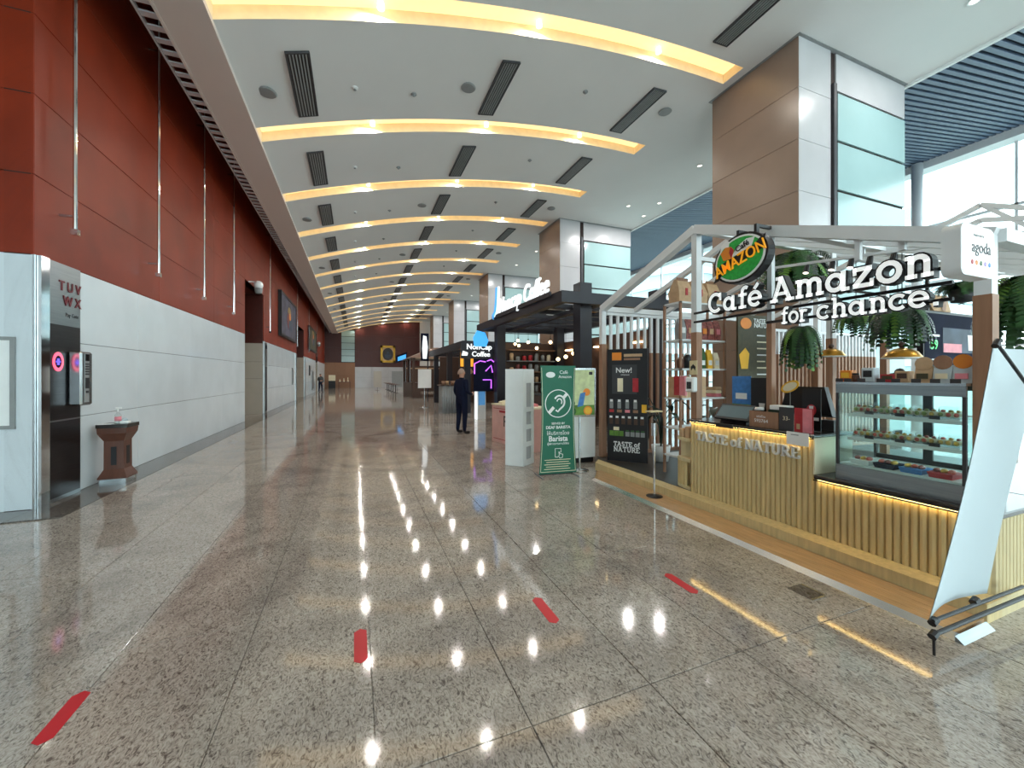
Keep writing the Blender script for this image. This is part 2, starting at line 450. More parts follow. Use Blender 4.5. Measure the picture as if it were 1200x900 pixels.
# cove lights
for k, y in enumerate(SY):
    n = k - 4
    t = thing('cove_light', ('long warm cove light across the arched ceiling, %s from the camera' % ORD[n - 1]) if 1 <= n <= 16 else
              'long warm cove light across the arched ceiling overhead, %s behind the view' % ORD[-n], 'light', (3, y, 8), 'cove lights across the ceiling')
    q = MB()
    for sgn in (-1, 1):
        yy = y + sgn * HW
        q.add([(x, yy, zc(x) + dz) for x in xa for dz in (-.004, .22)], [(2 * i, 2 * i + 1, 2 * i + 3, 2 * i + 2) for i in range(len(xa) - 1)])
    for x in (XC0 + .001, XC1 - .001): q.add([(x, y - HW, zc(x)), (x, y + HW, zc(x)), (x, y + HW, zc(x) + .22), (x, y - HW, zc(x) + .22)], [(0, 1, 2, 3)])
    part('trough', q, 'cove_side', t)
    q = MB(); arch(q, y - HW, y + HW, .22); part('diffuser', q, 'cove', t)
    if n >= 1:
        for x in (.4, 3.3, 6.2):
            ld = bpy.data.lights.new('cove_spot', 'AREA'); ld.shape = 'DISK'; ld.size = .11; ld.energy = COVE_SPOT_W; ld.color = (1, .96, .90)
            lo = bpy.data.objects.new('cove_spot_lamp', ld); COL.objects.link(lo); lo.location = (x, y + .13, zc(x) + .09)
        q = [part('lamp', MB().cyl((x, y + .13, zc(x) + .20), (x, y + .13, zc(x) + .10), .05, .06, 8), 'spot', t) for x in (.4, 3.3, 6.2)]
# air vents, three in each bay
def vent():
    t = thing('air_vent', 'x', 'vent', (0, 0, 0), 'air vents in the ceiling')
    L, W = 1.75, .34
    q = MB().box(-W / 2, W / 2, -L / 2, L / 2, -.012, .0); part('backing', q, 'black', t)
    q = MB().box(-W / 2 - .03, -W / 2, -L / 2 - .03, L / 2 + .03, -.03, .01).box(W / 2, W / 2 + .03, -L / 2 - .03, L / 2 + .03, -.03, .01)
    q.box(-W / 2, W / 2, -L / 2 - .03, -L / 2, -.03, .01).box(-W / 2, W / 2, L / 2, L / 2 + .03, -.03, .01); part('frame', q, 'dark_grey', t)
    sm = MB().box(-.012, .012, -L / 2, L / 2, -.028, -.006).mesh('slat', 'grey')
    for i in range(6): put('slat', sm, t, (-W / 2 + .035 + i * .054, 0, 0))
    return t
vp = vent(); first = True
for k in range(14):
    yv = 8.62 + 3.3 * k
    if yv > Y1 - 2: break
    for j, x in enumerate((-.93, 3.05, 6.97)):
        lb = 'dark slatted air vent in the ceiling, %s row, %s bay from the camera' % (('left', 'middle', 'right')[j], ORD[k])
        sl = math.atan2(zc(x + .2) - zc(x - .2), .4)
        o = vp if first else dup(vp, (0, 0, 0), lb)
        first = False; o['label'] = lb; o.location = (x, yv, zc(x) - .012); o.rotation_euler = (0, -sl, 0)
o = dup(vp, (7.2, 5.3, zc(7.2) - .005), 'dark slatted air vent at the top edge of the picture beside the big column'); o.rotation_euler = (0, -.05, 0)
# speakers, detectors, downlights
sp = [(-1.55, 8.7), (2.35, 8.6), (7.7, 8.35)]
for k in range(5):
    for j, (x, y) in enumerate(sp):
        yy = y + 6.6 * k
        if k and j == 2 and yy > 40: continue
        solo('ceiling_speaker', MB().lathe([(.0, .01), (.15, .01), (.17, -.012), (.15, -.03), (.02, -.035)], (x, yy, zc(x) - .012), 18), 'grey',
             'round grey ceiling speaker, %s of its bay, %s row from the camera' % (('leftmost', 'middle one', 'rightmost')[j], ORD[k]), 'speaker', 'ceiling speakers')
for k in range(6):
    for j, (x, dy) in enumerate(((0.0, 8.7), (5.2, 8.3), (1.2, 8.9))):
        t = thing('smoke_detector', 'small %s ceiling %s, %s bay from the camera' % (('white', 'dark', 'grey')[j], ('smoke detector', 'sprinkler head', 'sensor')[j], ORD[k]),
                  'detector', (x, dy + 3.3 * k, zc(x)), 'small ceiling detectors')
        z = zc(x)
        part('base', MB().lathe([(.06, 0), (.065, -.02), (.03, -.035)], (x, dy + 3.3 * k, z), 12), ('white', 'grey', 'grey')[j], t)
        part('tip', MB().lathe([(.025, -.03), (.03, -.055), (.01, -.065)], (x, dy + 3.3 * k, z), 8), 'grey', t)
DL = [(10.6, 13.6), (11.6, 12.9), (10.8, 10.1), (10.87, 3.75), (11.9, 14.2)]
DL += [(9.3, -2.0), (11.4, -2.0), (9.3, -8.0), (11.4, -8.0)] + [(x, y) for y in (20.5, 23.5, 30.8, 34.0, 41, 44) for x in (9.6, 11.6)]
DN = ['low beside the second column', 'closest to the blue slatted ceiling', 'directly left of the big column top', 'at the top edge of the picture', 'just above the second column glass']
for k, (x, y) in enumerate(DL):
    if k < 5: lb = 'small bright downlight in the flat ceiling, ' + DN[k]
    elif k < 9: lb = 'small bright downlight behind the view, %s pair, %s one' % (('nearer', 'farther')[(k - 5) // 2], ('inner', 'outer')[(k - 5) % 2])
    else: lb = 'tiny far downlight of the flat ceiling, %s pair beyond the second column, %s one' % (ORD[(k - 9) // 2], ('inner', 'outer')[(k - 9) % 2])
    t = thing('downlight', lb, 'downlight', (x, y, 8.62), 'downlights in the flat ceiling strip')
    part('rim', MB().lathe([(.07, 0), (.10, -.004), (.10, -.015), (.07, -.012)], (x, y, 8.62), 14), 'white', t)
    part('lens', MB().lathe([(.001, -.006), (.07, -.006), (.07, -.001)], (x, y, 8.62), 14), 'spot', t)
    ld = bpy.data.lights.new('downlight', 'AREA'); ld.shape = 'DISK'; ld.size = .14; ld.energy = DOWNLIGHT_W; ld.color = (1, .97, .94)
    lo = bpy.data.objects.new('downlight_lamp', ld); COL.objects.link(lo); lo.location = (x, y, 8.59)

# ---- hanging ladder track beside the bulkhead
t = thing('ladder_track', 'long metal ladder track hung between red wall and bulkhead', 'track', (-2.75, 20, 6.72))
part('rail', MB().box(-2.90, -2.87, -4, Y1, 6.74, 6.80), 'marble_grey', t); part('rail', MB().box(-2.66, -2.63, -4, Y1, 6.74, 6.80), 'marble_grey', t)
rm = MB().box(-2.87, -2.66, -.05, .05, 6.75, 6.775).mesh('rung', 'marble_grey')
for k in range(200): put('rung', rm, t).location = V((0, 3 + k * .25, 0)) 
# ---- steel rods on the red wall
for k, y in enumerate((6.72, 9.02, 11.35, 13.8, 19.15, 27.6, 34.2, 40.9)):
    t = thing('wall_rod', 'slim vertical steel rod hanging in front of the red wall, %s from the camera' % ORD[k], 'rod', (-3.3, y, 3.35), 'steel rods on the red wall')
    part('rod', MB().cyl((-3.3, y, 3.37), (-3.3, y, 9.0), .022, .022, 8), 'chrome', t)
    part('end_cap', MB().box(-3.335, -3.265, y - .03, y + .03, 3.33, 3.40), 'chrome', t)
    for z in (3.55, 7.4): part('bracket', MB().box(XL, -3.28, y - .012, y + .012, z, z + .025), 'steel', t)

# ---- columns
cy0, cd_, cx0, cx1 = 5.47, 2.15, 8.57, 12.45
for k in range(5):
    y = cy0 + 10.33 * k
    t = thing('column', 'huge stone-clad column with brown side and glass panels, %s from the camera' % ORD[k], 'column', ((cx0 + cx1) / 2, y + cd_ / 2, 0), 'columns along the hall')
    part('core', MB().box(cx0 + .03, cx1 - .03, y + .03, y + cd_ - .03, 0, 8.9), 'joint', t)
    part('shade_strip', MB().box(cx0 - .06, cx1 + .03, y - .06, y + cd_ + .06, 8.608, 8.625), 'grey', t)  # solid grey strip, its tone stands for the shade of a recess
    rows = [(1.08 * q, 1.08 * (q + 1)) for q in range(8)]
    clad(t, [(y, y + cd_)], rows, 'stone_panel', 'granite_brown', 'X', cx0 + .03, cd_, -1)
    xg = cx0 + 1.05
    clad(t, [(cx0, xg)], rows, 'marble_panel', 'marble_grey', 'Y', y + .03, 1.05, -1)
    clad(t, [(xg + .18, cx1)], [(0.2 + 1.08 * q, 0.2 + 1.08 * (q + 1)) for q in range(7)], 'glass_panel', 'glass_cyan', 'Y', y + .02, 3, -1, gap=.06, th=.04)
    part('top_panel', MB().box(xg + .18, cx1, y - .0, y + .03, 7.80, 8.6), 'marble_grey', t)
    part('channel', MB().box(xg + .03, xg + .13, y - .05, y + .03, 0, 7.9), 'dark_grey', t)

# ---- slatted blue ceiling beyond the columns and the glass wall
XG = 21.0; ZG = 8.62 + .15 * (XG - XC2)
b = MB().add([(XC2, Y0, 8.86), (XG, Y0, ZG + .24), (XG, Y1, ZG + .24), (XC2, Y1, 8.86)], [(0, 1, 2, 3)])
cs = struct('ceiling_slatted', b, 'void_blue')
sl = MB().hull([(XC2, 0, 8.62), (XC2, .10, 8.62), (XC2, 0, 8.68), (XC2, .10, 8.68), (XG, 0, ZG), (XG, .10, ZG), (XG, 0, ZG + .06), (XG, .10, ZG + .06)]).mesh('slat', 'slat_blue')
for k in range(300): put('slat', sl, cs, (0, -5 + k * .17, 0))
part('edge_trim', MB().box(XC2 - .03, XC2 + .05, Y0, Y1, 8.56, 8.70), 'white', cs)
part('light_seal', MB().box(XG + .02, XG + .06, Y0, Y1, ZG - .1, ZG + .28), 'void_blue', cs)  # added plate, stops sky light leaking past the slat ends
part('end_beam', MB().box(XG - .5, XG + .1, Y0, Y1, ZG - .35, ZG + .02), 'frame_white', cs)
b = MB()
mul = [Y0 + 3.375 * k for k in range(21)]
for y in mul: b.box(XG - .05, XG + .07, y - .035, y + .035, 0, ZG)
TR = [0.05, 2.6, 5.2, 7.4, ZG - .3]
for z in TR: b.box(XG - .05, XG + .07, Y0, Y1, z - .04, z + .04)
wg = struct('window_1', b, 'frame_white')
pc = {}
for i in range(len(mul) - 1):
    for z0, z1 in zip(TR, TR[1:]):
        key = round(z1 - z0, 3)
        if key not in pc: pc[key] = MB().box(0, .012, .04, 3.335, .045, key - .045).mesh('pane', 'pane')
        put('pane', pc[key], wg, (XG, mul[i], z0))
for k in range(6):
    y = 8.5 + 10.33 * (k - 1)
    solo('steel_post', MB().cyl((20.2, y, 0), (20.2, y, ZG - .2), .17, .17, 16), 'frame_white', 'tall round white steel post by the glass wall, %s along the hall' % ORD[k], 'post', 'round posts by the glass wall', True)
# ---- outside
struct('ground_outside', MB().box(XG + .1, 320, -150, 320, -.5, -.2), 'outside_ground')
def tower(x, y, wd, dp, h, lb, curved=False):
    t = thing('tower_building', lb, 'building', (x, y, -.2), 'buildings outside the glass wall')
    pts = [(-wd / 2, -dp / 2), (wd / 2, -dp / 2), (wd / 2, dp / 2), (-wd / 2, dp / 2)]
    if curved: pts = [(wd / 2 * math.cos(a), dp / 2 * math.sin(a)) for a in [i * math.pi / 8 for i in range(16)]]
    part('wall', MB().prism(pts, (x, y, -.2), EX, EY, EZ, h), 'building_glass', t)
    n = int(h / 3.5); sm = MB().prism([(a * 1.04, c_ * 1.04) for a, c_ in pts], (x, y, 0), EX, EY, EZ, 1.5).mesh('floor_band', 'building')
    for i in range(n): put('floor_band', sm, t).location = (0, 0, i * 3.5)
tower(85, 90, 26, 26, 44, 'round pale tower with curved floor bands beyond the glass', True)
tower(70, 130, 22, 18, 30, 'lower pale block beyond the glass wall behind the round tower')
tower(120, 60, 30, 30, 36, 'wide pale office block beyond the glass wall')

# ================================================================ LETTERS (slab-serif stroke glyphs)
def arc(cx, cy, rx, ry, a0, a1, n=16):
    return [(cx + rx * math.cos(math.radians(a0 + (a1 - a0) * i / n)), cy + ry * math.sin(math.radians(a0 + (a1 - a0) * i / n))) for i in range(n + 1)]
SF = .125
GL = {
 'C': ([(arc(.48, .5, .40, .42, 48, 312), 1), ([(.80, .58), (.80, .95)], .8)], .98),
 'a': ([(arc(.34, .34, .26, .27, 0, 360), 1), ([(.62, .70), (.62, .0)], 1), ([(.60, .06), (.82, .06)], .8)], .88),
 'f': ([([(.28, .0), (.28, .76)], 1), (arc(.46, .75, .18, .19, 180, 50, 8), 1), ([(.06, .62), (.54, .62)], .8), ([(.08, .06), (.50, .06)], .8)], .60),
 'e': ([(arc(.38, .35, .30, .29, 0, 318), 1), ([(.10, .35), (.75, .35)], .8)], .80),
 'A': ([([(.12, .0), (.46, .98)], 1), ([(.44, .98), (.84, .0)], 1), ([(.24, .32), (.70, .32)], .8), ([(-.04, .06), (.30, .06)], .8), ([(.64, .06), (1.0, .06)], .8), ([(.22, .94), (.52, .94)], .8)], 1.02),
 'm': ([([(.20, .0), (.20, .70)], 1), ([(.58, .0), (.58, .5)], 1), ([(.96, .0), (.96, .5)], 1), (arc(.39, .46, .19, .17, 180, 0, 8), 1), (arc(.77, .46, .19, .17, 180, 0, 8), 1),
        ([(.05, .06), (.35, .06)], .8), ([(.46, .06), (.71, .06)], .8), ([(.84, .06), (1.12, .06)], .8), ([(.04, .64), (.2, .64)], .8)], 1.18),
 'n': ([([(.20, .0), (.20, .70)], 1), ([(.60, .0), (.60, .5)], 1), (arc(.40, .46, .20, .18, 180, 0, 8), 1), ([(.05, .06), (.36, .06)], .8), ([(.46, .06), (.76, .06)], .8), ([(.04, .64), (.2, .64)], .8)], .82),
 'z': ([([(.06, .63), (.64, .63)], .9), ([(.58, .62), (.12, .08)], 1), ([(.06, .07), (.68, .07)], .9), ([(.11, .44), (.11, .68)], .7), ([(.64, .02), (.64, .26)], .7)], .76),
 'o': ([(arc(.37, .35, .29, .29, 0, 360), 1)], .76),
 'r': ([([(.20, .0), (.20, .70)], 1), (arc(.42, .42, .22, .22, 180, 55, 8), 1), ([(.05, .06), (.40, .06)], .8), ([(.04, .64), (.2, .64)], .8)], .62),
 'c': ([(arc(.38, .35, .30, .29, 45, 315), 1)], .74),
 'h': ([([(.20, .0), (.20, .98)], 1), ([(.62, .0), (.62, .5)], 1), (arc(.41, .46, .21, .18, 180, 0, 8), 1), ([(.05, .06), (.36, .06)], .8), ([(.47, .06), (.78, .06)], .8), ([(.04, .94), (.2, .94)], .8)], .84),
 'T': ([([(.04, .92), (.86, .92)], .9), ([(.45, .0), (.45, .92)], 1), ([(.27, .06), (.63, .06)], .8), ([(.09, .68), (.09, .98)], .7), ([(.81, .68), (.81, .98)], .7)], .92),
 'S': ([(arc(.38, .72, .25, .21, 35, 265, 12), 1), (arc(.38, .29, .27, .23, 95, -145, 12), 1)], .78),
 'E': ([([(.20, .0), (.20, .98)], 1), ([(.04, .92), (.76, .92)], .8), ([(.2, .5), (.58, .5)], .8), ([(.04, .06), (.80, .06)], .8), ([(.73, .72), (.73, .96)], .7), ([(.76, .04), (.76, .3)], .7)], .88),
 'N': ([([(.20, .0), (.20, .98)], .9), ([(.80, .0), (.80, .98)], .9), ([(.18, .96), (.82, .02)], 1), ([(.04, .06), (.36, .06)], .8), ([(.04, .94), (.24, .94)], .8), ([(.64, .94), (.96, .94)], .8)], 1.02),
 'U': ([([(.20, .36), (.20, .94)], 1), ([(.76, .36), (.76, .94)], 1), (arc(.48, .36, .28, .29, 180, 360, 12), 1), ([(.04, .94), (.36, .94)], .8), ([(.60, .94), (.92, .94)], .8)], .98),
 'R': ([([(.20, .0), (.20, .98)], 1), (arc(.48, .71, .24, .21, 90, -90, 10), 1), ([(.2, .92), (.48, .92)], .8), ([(.2, .5), (.5, .5)], .8), ([(.46, .48), (.80, .04)], 1), ([(.04, .06), (.36, .06)], .8), ([(.04, .94), (.24, .94)], .8), ([(.74, .06), (.94, .06)], .8)], .96),
 '.': ([([(.10, .08), (.26, .08)], 1)], .34), ' ': ([], .40)}
GL['é'] = (GL['e'][0] + [([(.36, .78), (.56, 1.0)], .9)], .80)
def ribbon(b, pts, wd, P, d0, d1):
    n = len(pts); closed = n > 3 and math.dist(pts[0], pts[-1]) < 1e-6
    L, R = [], []
    for i in range(n):
        a = pts[i - 1] if i else (pts[-2] if closed else pts[0]); c = pts[i + 1] if i < n - 1 else (pts[1] if closed else pts[-1])
        tx, ty = c[0] - a[0], c[1] - a[1]; q = math.hypot(tx, ty) or 1; nx, ny = -ty / q * wd / 2, tx / q * wd / 2
        L.append((pts[i][0] + nx, pts[i][1] + ny)); R.append((pts[i][0] - nx, pts[i][1] - ny))
    vs = []
    for i in range(n): vs += [P(*L[i], d0), P(*R[i], d0), P(*L[i], d1), P(*R[i], d1)]
    fs = []
    for i in range(n - 1):
        k, j = 4 * i, 4 * i + 4
        fs += [(k + 2, k + 3, j + 3, j + 2), (k, j, j + 1, k + 1), (k, k + 2, j + 2, j), (k + 1, j + 1, j + 3, k + 3)]
    fs += [(0, 1, 3, 2), (4 * n - 4, 4 * n - 2, 4 * n - 1, 4 * n - 3)]
    b.add(vs, fs)
def slab(parent, text, o, r, u, size, wt, d_back=0.0, d_front=.03, rim=0.0, face='sign_white', body='black', fit=None, track=0.0):
    """each letter its own part: dark body, pale face. fit = total length"""
    o, r, u = V(o), V(r), V(u); n = r.cross(u)
    tot = sum(GL[c][1] for c in text) + track * (len(text) - 1); sx_ = size if fit is None else fit / tot
    x = 0
    for c in text:
        st, adv = GL[c]
        if st:
            b = MB()
            P = lambda a, q, d, x=x: o + r * ((a + x) * sx_) + u * (q * size) + n * d
            for pts, k in st:
                if rim:
                    b.use(body); ribbon(b, pts, wt * k + rim, P, d_back, d_front - .006)
                b.use(face); ribbon(b, pts, wt * k, P, d_front - .008 if rim else d_back, d_front)
            part('letter', b, None, parent)
        x += adv + track

# ================================================================ FERNS AND PLANTS
def fern_mesh(c, R, drop, n, up=.5, seed=1):
    rnd = random.Random(seed); b = MB(); c = V(c)
    for k in range(n):
        az = 2 * math.pi * k / n + rnd.uniform(-.3, .3); rr = R * rnd.uniform(.55, 1.08); dz = drop * rnd.uniform(.6, 1.1); uu = up * rnd.uniform(.3, 1.1)
        out = V((math.cos(az), math.sin(az), 0)); sd = V((-out.y, out.x, 0)); m = 10
        b.use('leaf' if rnd.random() < .6 else ('leaf_dark' if rnd.random() < .6 else 'leaf_light'))
        pr = None
        for i in range(m + 1):
            t = i / m; p = c + out * (rr * (1 - (1 - t) ** 1.6)) + V((0, 0, uu * R * math.sin(min(1, t * 1.5) * math.pi * .6) - dz * t ** 2.2))
            if pr is not None:
                tan = (p - pr).normalized(); lw = R * .25 * math.sin(max(.12, 1 - t) * math.pi * .62 + .15); st = (p - pr) * .42
                for sg in (-1, 1):
                    tip = pr + sd * sg * lw + tan * lw * .45 + V((0, 0, -lw * .22))
                    b.add([pr, pr + st, tip + st * .5, tip], [(0, 1, 2, 3)])
                    q = pr + (p - pr) * .5; tip = tip + (p - pr) * .5
                    b.add([q, q + st, tip + st * .5, tip], [(0, 1, 2, 3)])
            pr = p
    return b
def fern(c, R, drop, label, n=70, up=.5, seed=1, top=None, pot=True):
    c = V(c); t = thing('hanging_fern', label, 'fern', c - V((0, 0, drop)), 'hanging ferns in the coffee kiosk')
    o = part('foliage', fern_mesh(c, R, drop, n, up, seed), None, t); o['kind'] = 'stuff'
    if pot: part('basket', MB().lathe([(.02, -.14), (.09, -.13), (.12, 0), (.11, 0), (.02, -.02)], c, 14), 'dark_grey', t, True)
    if top: part('hanger', MB().cyl(c, (c.x, c.y, top), .004, .004, 5), 'dark_grey', t)
    return t
def leafy(c, h, n, label, m='leaf_dark', seed=2, potm='white', spread=.22):
    rnd = random.Random(seed); c = V(c); t = thing('potted_plant', label, 'plant', c)
    part('pot', MB().lathe([(.001, 0), (.12, 0), (.155, .26), (.14, .26), (.13, .22), (.001, .22)], c, 18), potm, t, True)
    part('soil', MB().lathe([(.001, .222), (.13, .222), (.13, .225)], c, 14), 'brown_dark', t)
    st = MB(); lm = []
    for k in range(n):
        az = rnd.uniform(0, 6.28); hh = h * rnd.uniform(.45, 1); out = V((math.cos(az), math.sin(az), 0))
        base = c + V((0, 0, .22)); tip = base + out * spread * rnd.uniform(.5, 1) + V((0, 0, hh))
        mid = base + out * .05 + V((0, 0, hh * .7)); st.tube([base, mid, tip], .008, 5)
        L = rnd.uniform(.22, .34); W = L * .42; sd = V((-out.y, out.x, 0)); q = MB(); pts = []
        for i in range(7):
            f = i / 6; p = tip + out * (L * f * .8) + V((0, 0, L * (.35 * f - .75 * f * f))); w_ = W * math.sin(math.pi * (f * .9 + .06))
            pts.append((p - sd * w_ / 2 + V((0, 0, .02)), p, p + sd * w_ / 2 + V((0, 0, .02))))
        vs = [v for a in pts for v in a]
        fs = [(3 * i, 3 * i + 1, 3 * i + 4, 3 * i + 3) for i in range(6)] + [(3 * i + 1, 3 * i + 2, 3 * i + 5, 3 * i + 4) for i in range(6)]
        q.add(vs, fs); part('leaf', q, m, t, True)
    part('stems', st, 'leaf_dark', t)
    return t

mat('dark_steel', '4a484a', .32, 1.0, var=.12, vscale=4, stretch=(1, 1, 20))
# ================================================================ LEFT WALL THINGS
# stainless door-side panel with letters
t = thing('steel_sign_panel', 'tall stainless panel with dark red letters TUV WX at the wall corner', 'sign', (XL + .02, 6.7, 0))
part('panel', MB().box(XL, XL + .03, 6.47, 7.07, 0, 2.95), 'steel_brush', t)
part('corner_strip', MB().box(XL, XL + .05, 6.32, 6.46, 0, 2.95), 'chrome', t)
part('lower_plate', MB().box(XL + .03, XL + .036, 6.49, 7.05, .05, .98), 'dark_steel', t)
part('middle_plate', MB().box(XL + .03, XL + .036, 6.49, 7.05, 1.0, 2.18), 'dark_steel', t)
part('lettering', MB().text('T U V', (XL + .03, 6.86, 2.62), EY, EZ, .17, .008, bold=.02).text('W X', (XL + .03, 6.90, 2.44), EY, EZ, .17, .008, bold=.02), 'maroon', t)
part('small_lettering', MB().text('Pay Gate', (XL + .03, 6.90, 2.30), EY, EZ, .07, .003), 'dark_grey', t)
t = thing('payphone', 'silver wall payphone with dark keypad on the stainless panel', 'payphone', (XL + .1, 6.95, 1.2))
part('body', MB().cham(XL + .037, XL + .17, 6.80, 7.04, 1.16, 1.86, .02), 'steel', t)
part('front_strip', MB().box(XL + .17, XL + .176, 6.86, 6.95, 1.20, 1.84), 'grey', t)
part('display', MB().box(XL + .176, XL + .182, 6.87, 6.94, 1.74, 1.83), 'black_gloss', t)
part('keypad', MB().box(XL + .176, XL + .182, 6.87, 6.94, 1.38, 1.52), 'black', t)
for k in range(5): part('slot', MB().box(XL + .176, XL + .184, 6.87, 6.94, 1.56 + k * .033, 1.575 + k * .033), 'black', t)
part('coin_slot', MB().box(XL + .176, XL + .182, 6.88, 6.93, 1.32, 1.35), 'black', t)
t = thing('ring_sign', 'glowing pink and violet round sticker sign beside the payphone', 'sign', (XL + .04, 6.6, 1.7))
tp = MB().lathe([(.062, 0), (.095, 0), (.095, .008), (.062, .008)], (0, 0, 0), 24); tp.v = [(XL + .037 + z, 6.62 + x, 1.72 + 1.25 * y) for x, y, z in tp.v]; part('ring', tp, 'ring_pink', t)
tp = MB().lathe([(.001, 0), (.062, 0), (.062, .004), (.001, .004)], (0, 0, 0), 24); tp.v = [(XL + .037 + z, 6.62 + x, 1.72 + 1.25 * y) for x, y, z in tp.v]; part('disc', tp, 'navy', t)
part('emblem', MB().box(XL + .041, XL + .045, 6.60, 6.64, 1.68, 1.76).box(XL + .041, XL + .045, 6.58, 6.66, 1.71, 1.73), 'ring_violet', t)
# notice frame at the picture edge on the return wall
t = thing('framed_notice', 'narrow grey framed notice on the white wall at the left edge', 'frame', (-3.95, YF, .9))
part('board', MB().box(-4.5, -3.64, YF - .012, YF, .98, 1.95), 'white', t)
part('frame', MB().box(-4.54, -4.5, YF - .025, YF, .94, 1.99).box(-3.64, -3.60, YF - .025, YF, .94, 1.99).box(-4.5, -3.64, YF - .025, YF, .94, .98).box(-4.5, -3.64, YF - .025, YF, 1.95, 1.99), 'grey', t)
# pedestal with sanitiser
px, py = -3.18, 7.42
t = thing('pedestal', 'flared dark wooden pedestal bin against the white marble wall', 'pedestal', (px, py, 0))
def octa(b, pr, n=4): return b.lathe(pr, (px, py, 0), n, sq=True)
q2 = math.sqrt(2)
part('base', octa(MB(), [(.145 * q2, 0), (.145 * q2, .09)]), 'steel', t)
part('body', octa(MB(), [(.16 * q2, .09), (.16 * q2, .11), (.112 * q2, .22), (.11 * q2, .62), (.16 * q2, .73), (.165 * q2, .81)]), 'wood_dark', t)
part('top', octa(MB(), [(.172 * q2, .81), (.172 * q2, .86), (.001, .86)]), 'counter_top', t)
part('slot', MB().box(px - .03, px + .03, py - .116, py - .105, .28, .54), 'black', t)
part('slot', MB().box(px + .105, px + .116, py - .04, py + .04, .28, .54), 'black', t)
t = thing('sanitizer_bottle', 'clear pump bottle with purple label on the wooden pedestal', 'bottle', (px, py, .86))
part('body', MB().lathe([(.001, 0), (.035, 0), (.037, .02), (.037, .12), (.018, .155), (.014, .17)], (px + .02, py - .05, .86), 14), 'plastic', t, True)
part('gel', MB().lathe([(.001, .004), (.032, .004), (.033, .10), (.001, .10)], (px + .02, py - .05, .86), 14), 'white', t, True)
part('label_band', MB().lathe([(.0375, .04), (.0378, .10)], (px + .02, py - .05, .86), 14), 'pink', t, True)
part('pump', MB().cyl((px + .02, py - .05, 1.03), (px + .02, py - .05, 1.08), .007, .007, 8).box(px - .005, px + .06, py - .06, py - .04, 1.075, 1.092), 'white', t)
t = thing('tissue_pack', 'small white tissue pack lying by the sanitiser bottle', 'tissues', (px + .14, py, .86))
part('pack', MB().cham(px + .06, px + .16, py - .12, py - .02, .861, .90, .012), 'white', t)
part('sheet', MB().hull([(px + .08, py - .10, .90), (px + .14, py - .06, .90), (px + .07, py - .04, .93), (px + .15, py - .10, .925), (px + .11, py - .08, .945)]), 'cloth_white', t)
solo('paper_sheet', MB().box(px - .16, px - .02, py - .16, py - .02, .8605, .863), 'white', 'loose white paper sheet lying on the pedestal top', 'paper')
# steel jamb panels, pictures, lamp, far things on the wall
for k, (y, h, lb) in enumerate(((18.98, 2.9, 'beside the first wall recess'), (28.1, 2.9, 'before the second wall recess'), (32.8, 2.9, 'after the second wall recess'))):
    t = thing('steel_jamb', 'tall brushed steel jamb panel ' + lb, 'panel', (XL, y, 0), 'steel jamb panels')
    part('panel', MB().box(XL, XL + .04, y - .2, y + .2, 0, h), 'steel_brush', t)
    if k == 0: part('sign_dot', MB().cyl((XL + .04, y, 2.72), (XL + .05, y, 2.72), .09, .09, 14), 'navy', t); part('dark_plate', MB().box(XL + .04, XL + .045, y - .15, y + .15, .1, 1.9), 'dark_grey', t)
def picture(y0, y1, z0, z1, lb, m):
    t = thing('wall_picture', lb, 'picture', (XL, (y0 + y1) / 2, z0))
    part('frame', MB().box(XL, XL + .16, y0, y0 + .12, z0, z1).box(XL, XL + .16, y1 - .12, y1, z0, z1).box(XL, XL + .16, y0 + .12, y1 - .12, z0, z0 + .12).box(XL, XL + .16, y0 + .12, y1 - .12, z1 - .12, z1), 'black', t)
    part('canvas', MB().box(XL, XL + .13, y0 + .12, y1 - .12, z0 + .12, z1 - .12), m, t)
    ym = (y0 + y1) / 2
    for q, (dy, dz, ry, rz_, mm) in enumerate(((.0, 1.45, .55, .30, 'gold_paint'), (-.3, 1.0, .5, .42, 'maroon'), (.5, .8, .7, .35, 'portrait'), (.2, 1.25, .3, .2, 'orange'))):
        part('figure', MB().prism([(ry * math.cos(k * .449), rz_ * math.sin(k * .449)) for k in range(14)], (XL + .131 + .002 * q, ym + dy, z0 + dz), EY, EZ, EX, .002), mm, t)
picture(21.9, 27.2, 3.5, 5.7, 'large dark colourful painting high on the red wall', 'painting')
picture(34.8, 40.5, 3.6, 5.5, 'second dark framed painting farther along the red wall', 'olive')
pl = gX(301, 334, -3.2)
for k, (y, z) in enumerate(((pl.y, pl.z), (41.2, 4.55))):
    t = thing('dome_camera', 'white globe security camera on a wall arm, ' + ('above the first recess', 'far along the red wall')[k], 'camera', (-3.2, y, z), 'globe cameras on the red wall')
    part('dome', MB().ball((-3.15, y, z), .15, 14), 'white_gloss', t, True); part('housing', MB().lathe([(.05, -.3), (.11, -.28), (.13, -.12), (.1, -.1)], (-3.15, y, z), 12), 'grey', t)
    part('arm', MB().beam((XL, y, z + .1), (-3.15, y, z + .1), .04), 'white', t)
part_lbl = ('dark grey slim wall plate', 'black wall box', 'white notice board')
for k, (y, z0, z1, wd, m) in enumerate(((26.6, 1.0, 2.0, .3, 'grey'), (36.2, 1.55, 2.35, .9, 'black'), (38.6, .3, 2.0, 1.2, 'grey'))):
    t = thing('wall_plate', part_lbl[k] + ' on the far white marble wall', 'plate', (XL, y, z0))
    part('plate', MB().cham(XL, XL + .05, y - wd / 2, y + wd / 2, z0, z1, .01), m, t); part('inset', MB().box(XL + .05, XL + .055, y - wd / 3, y + wd / 3, z0 + .1, z1 - .1), 'dark_grey', t)

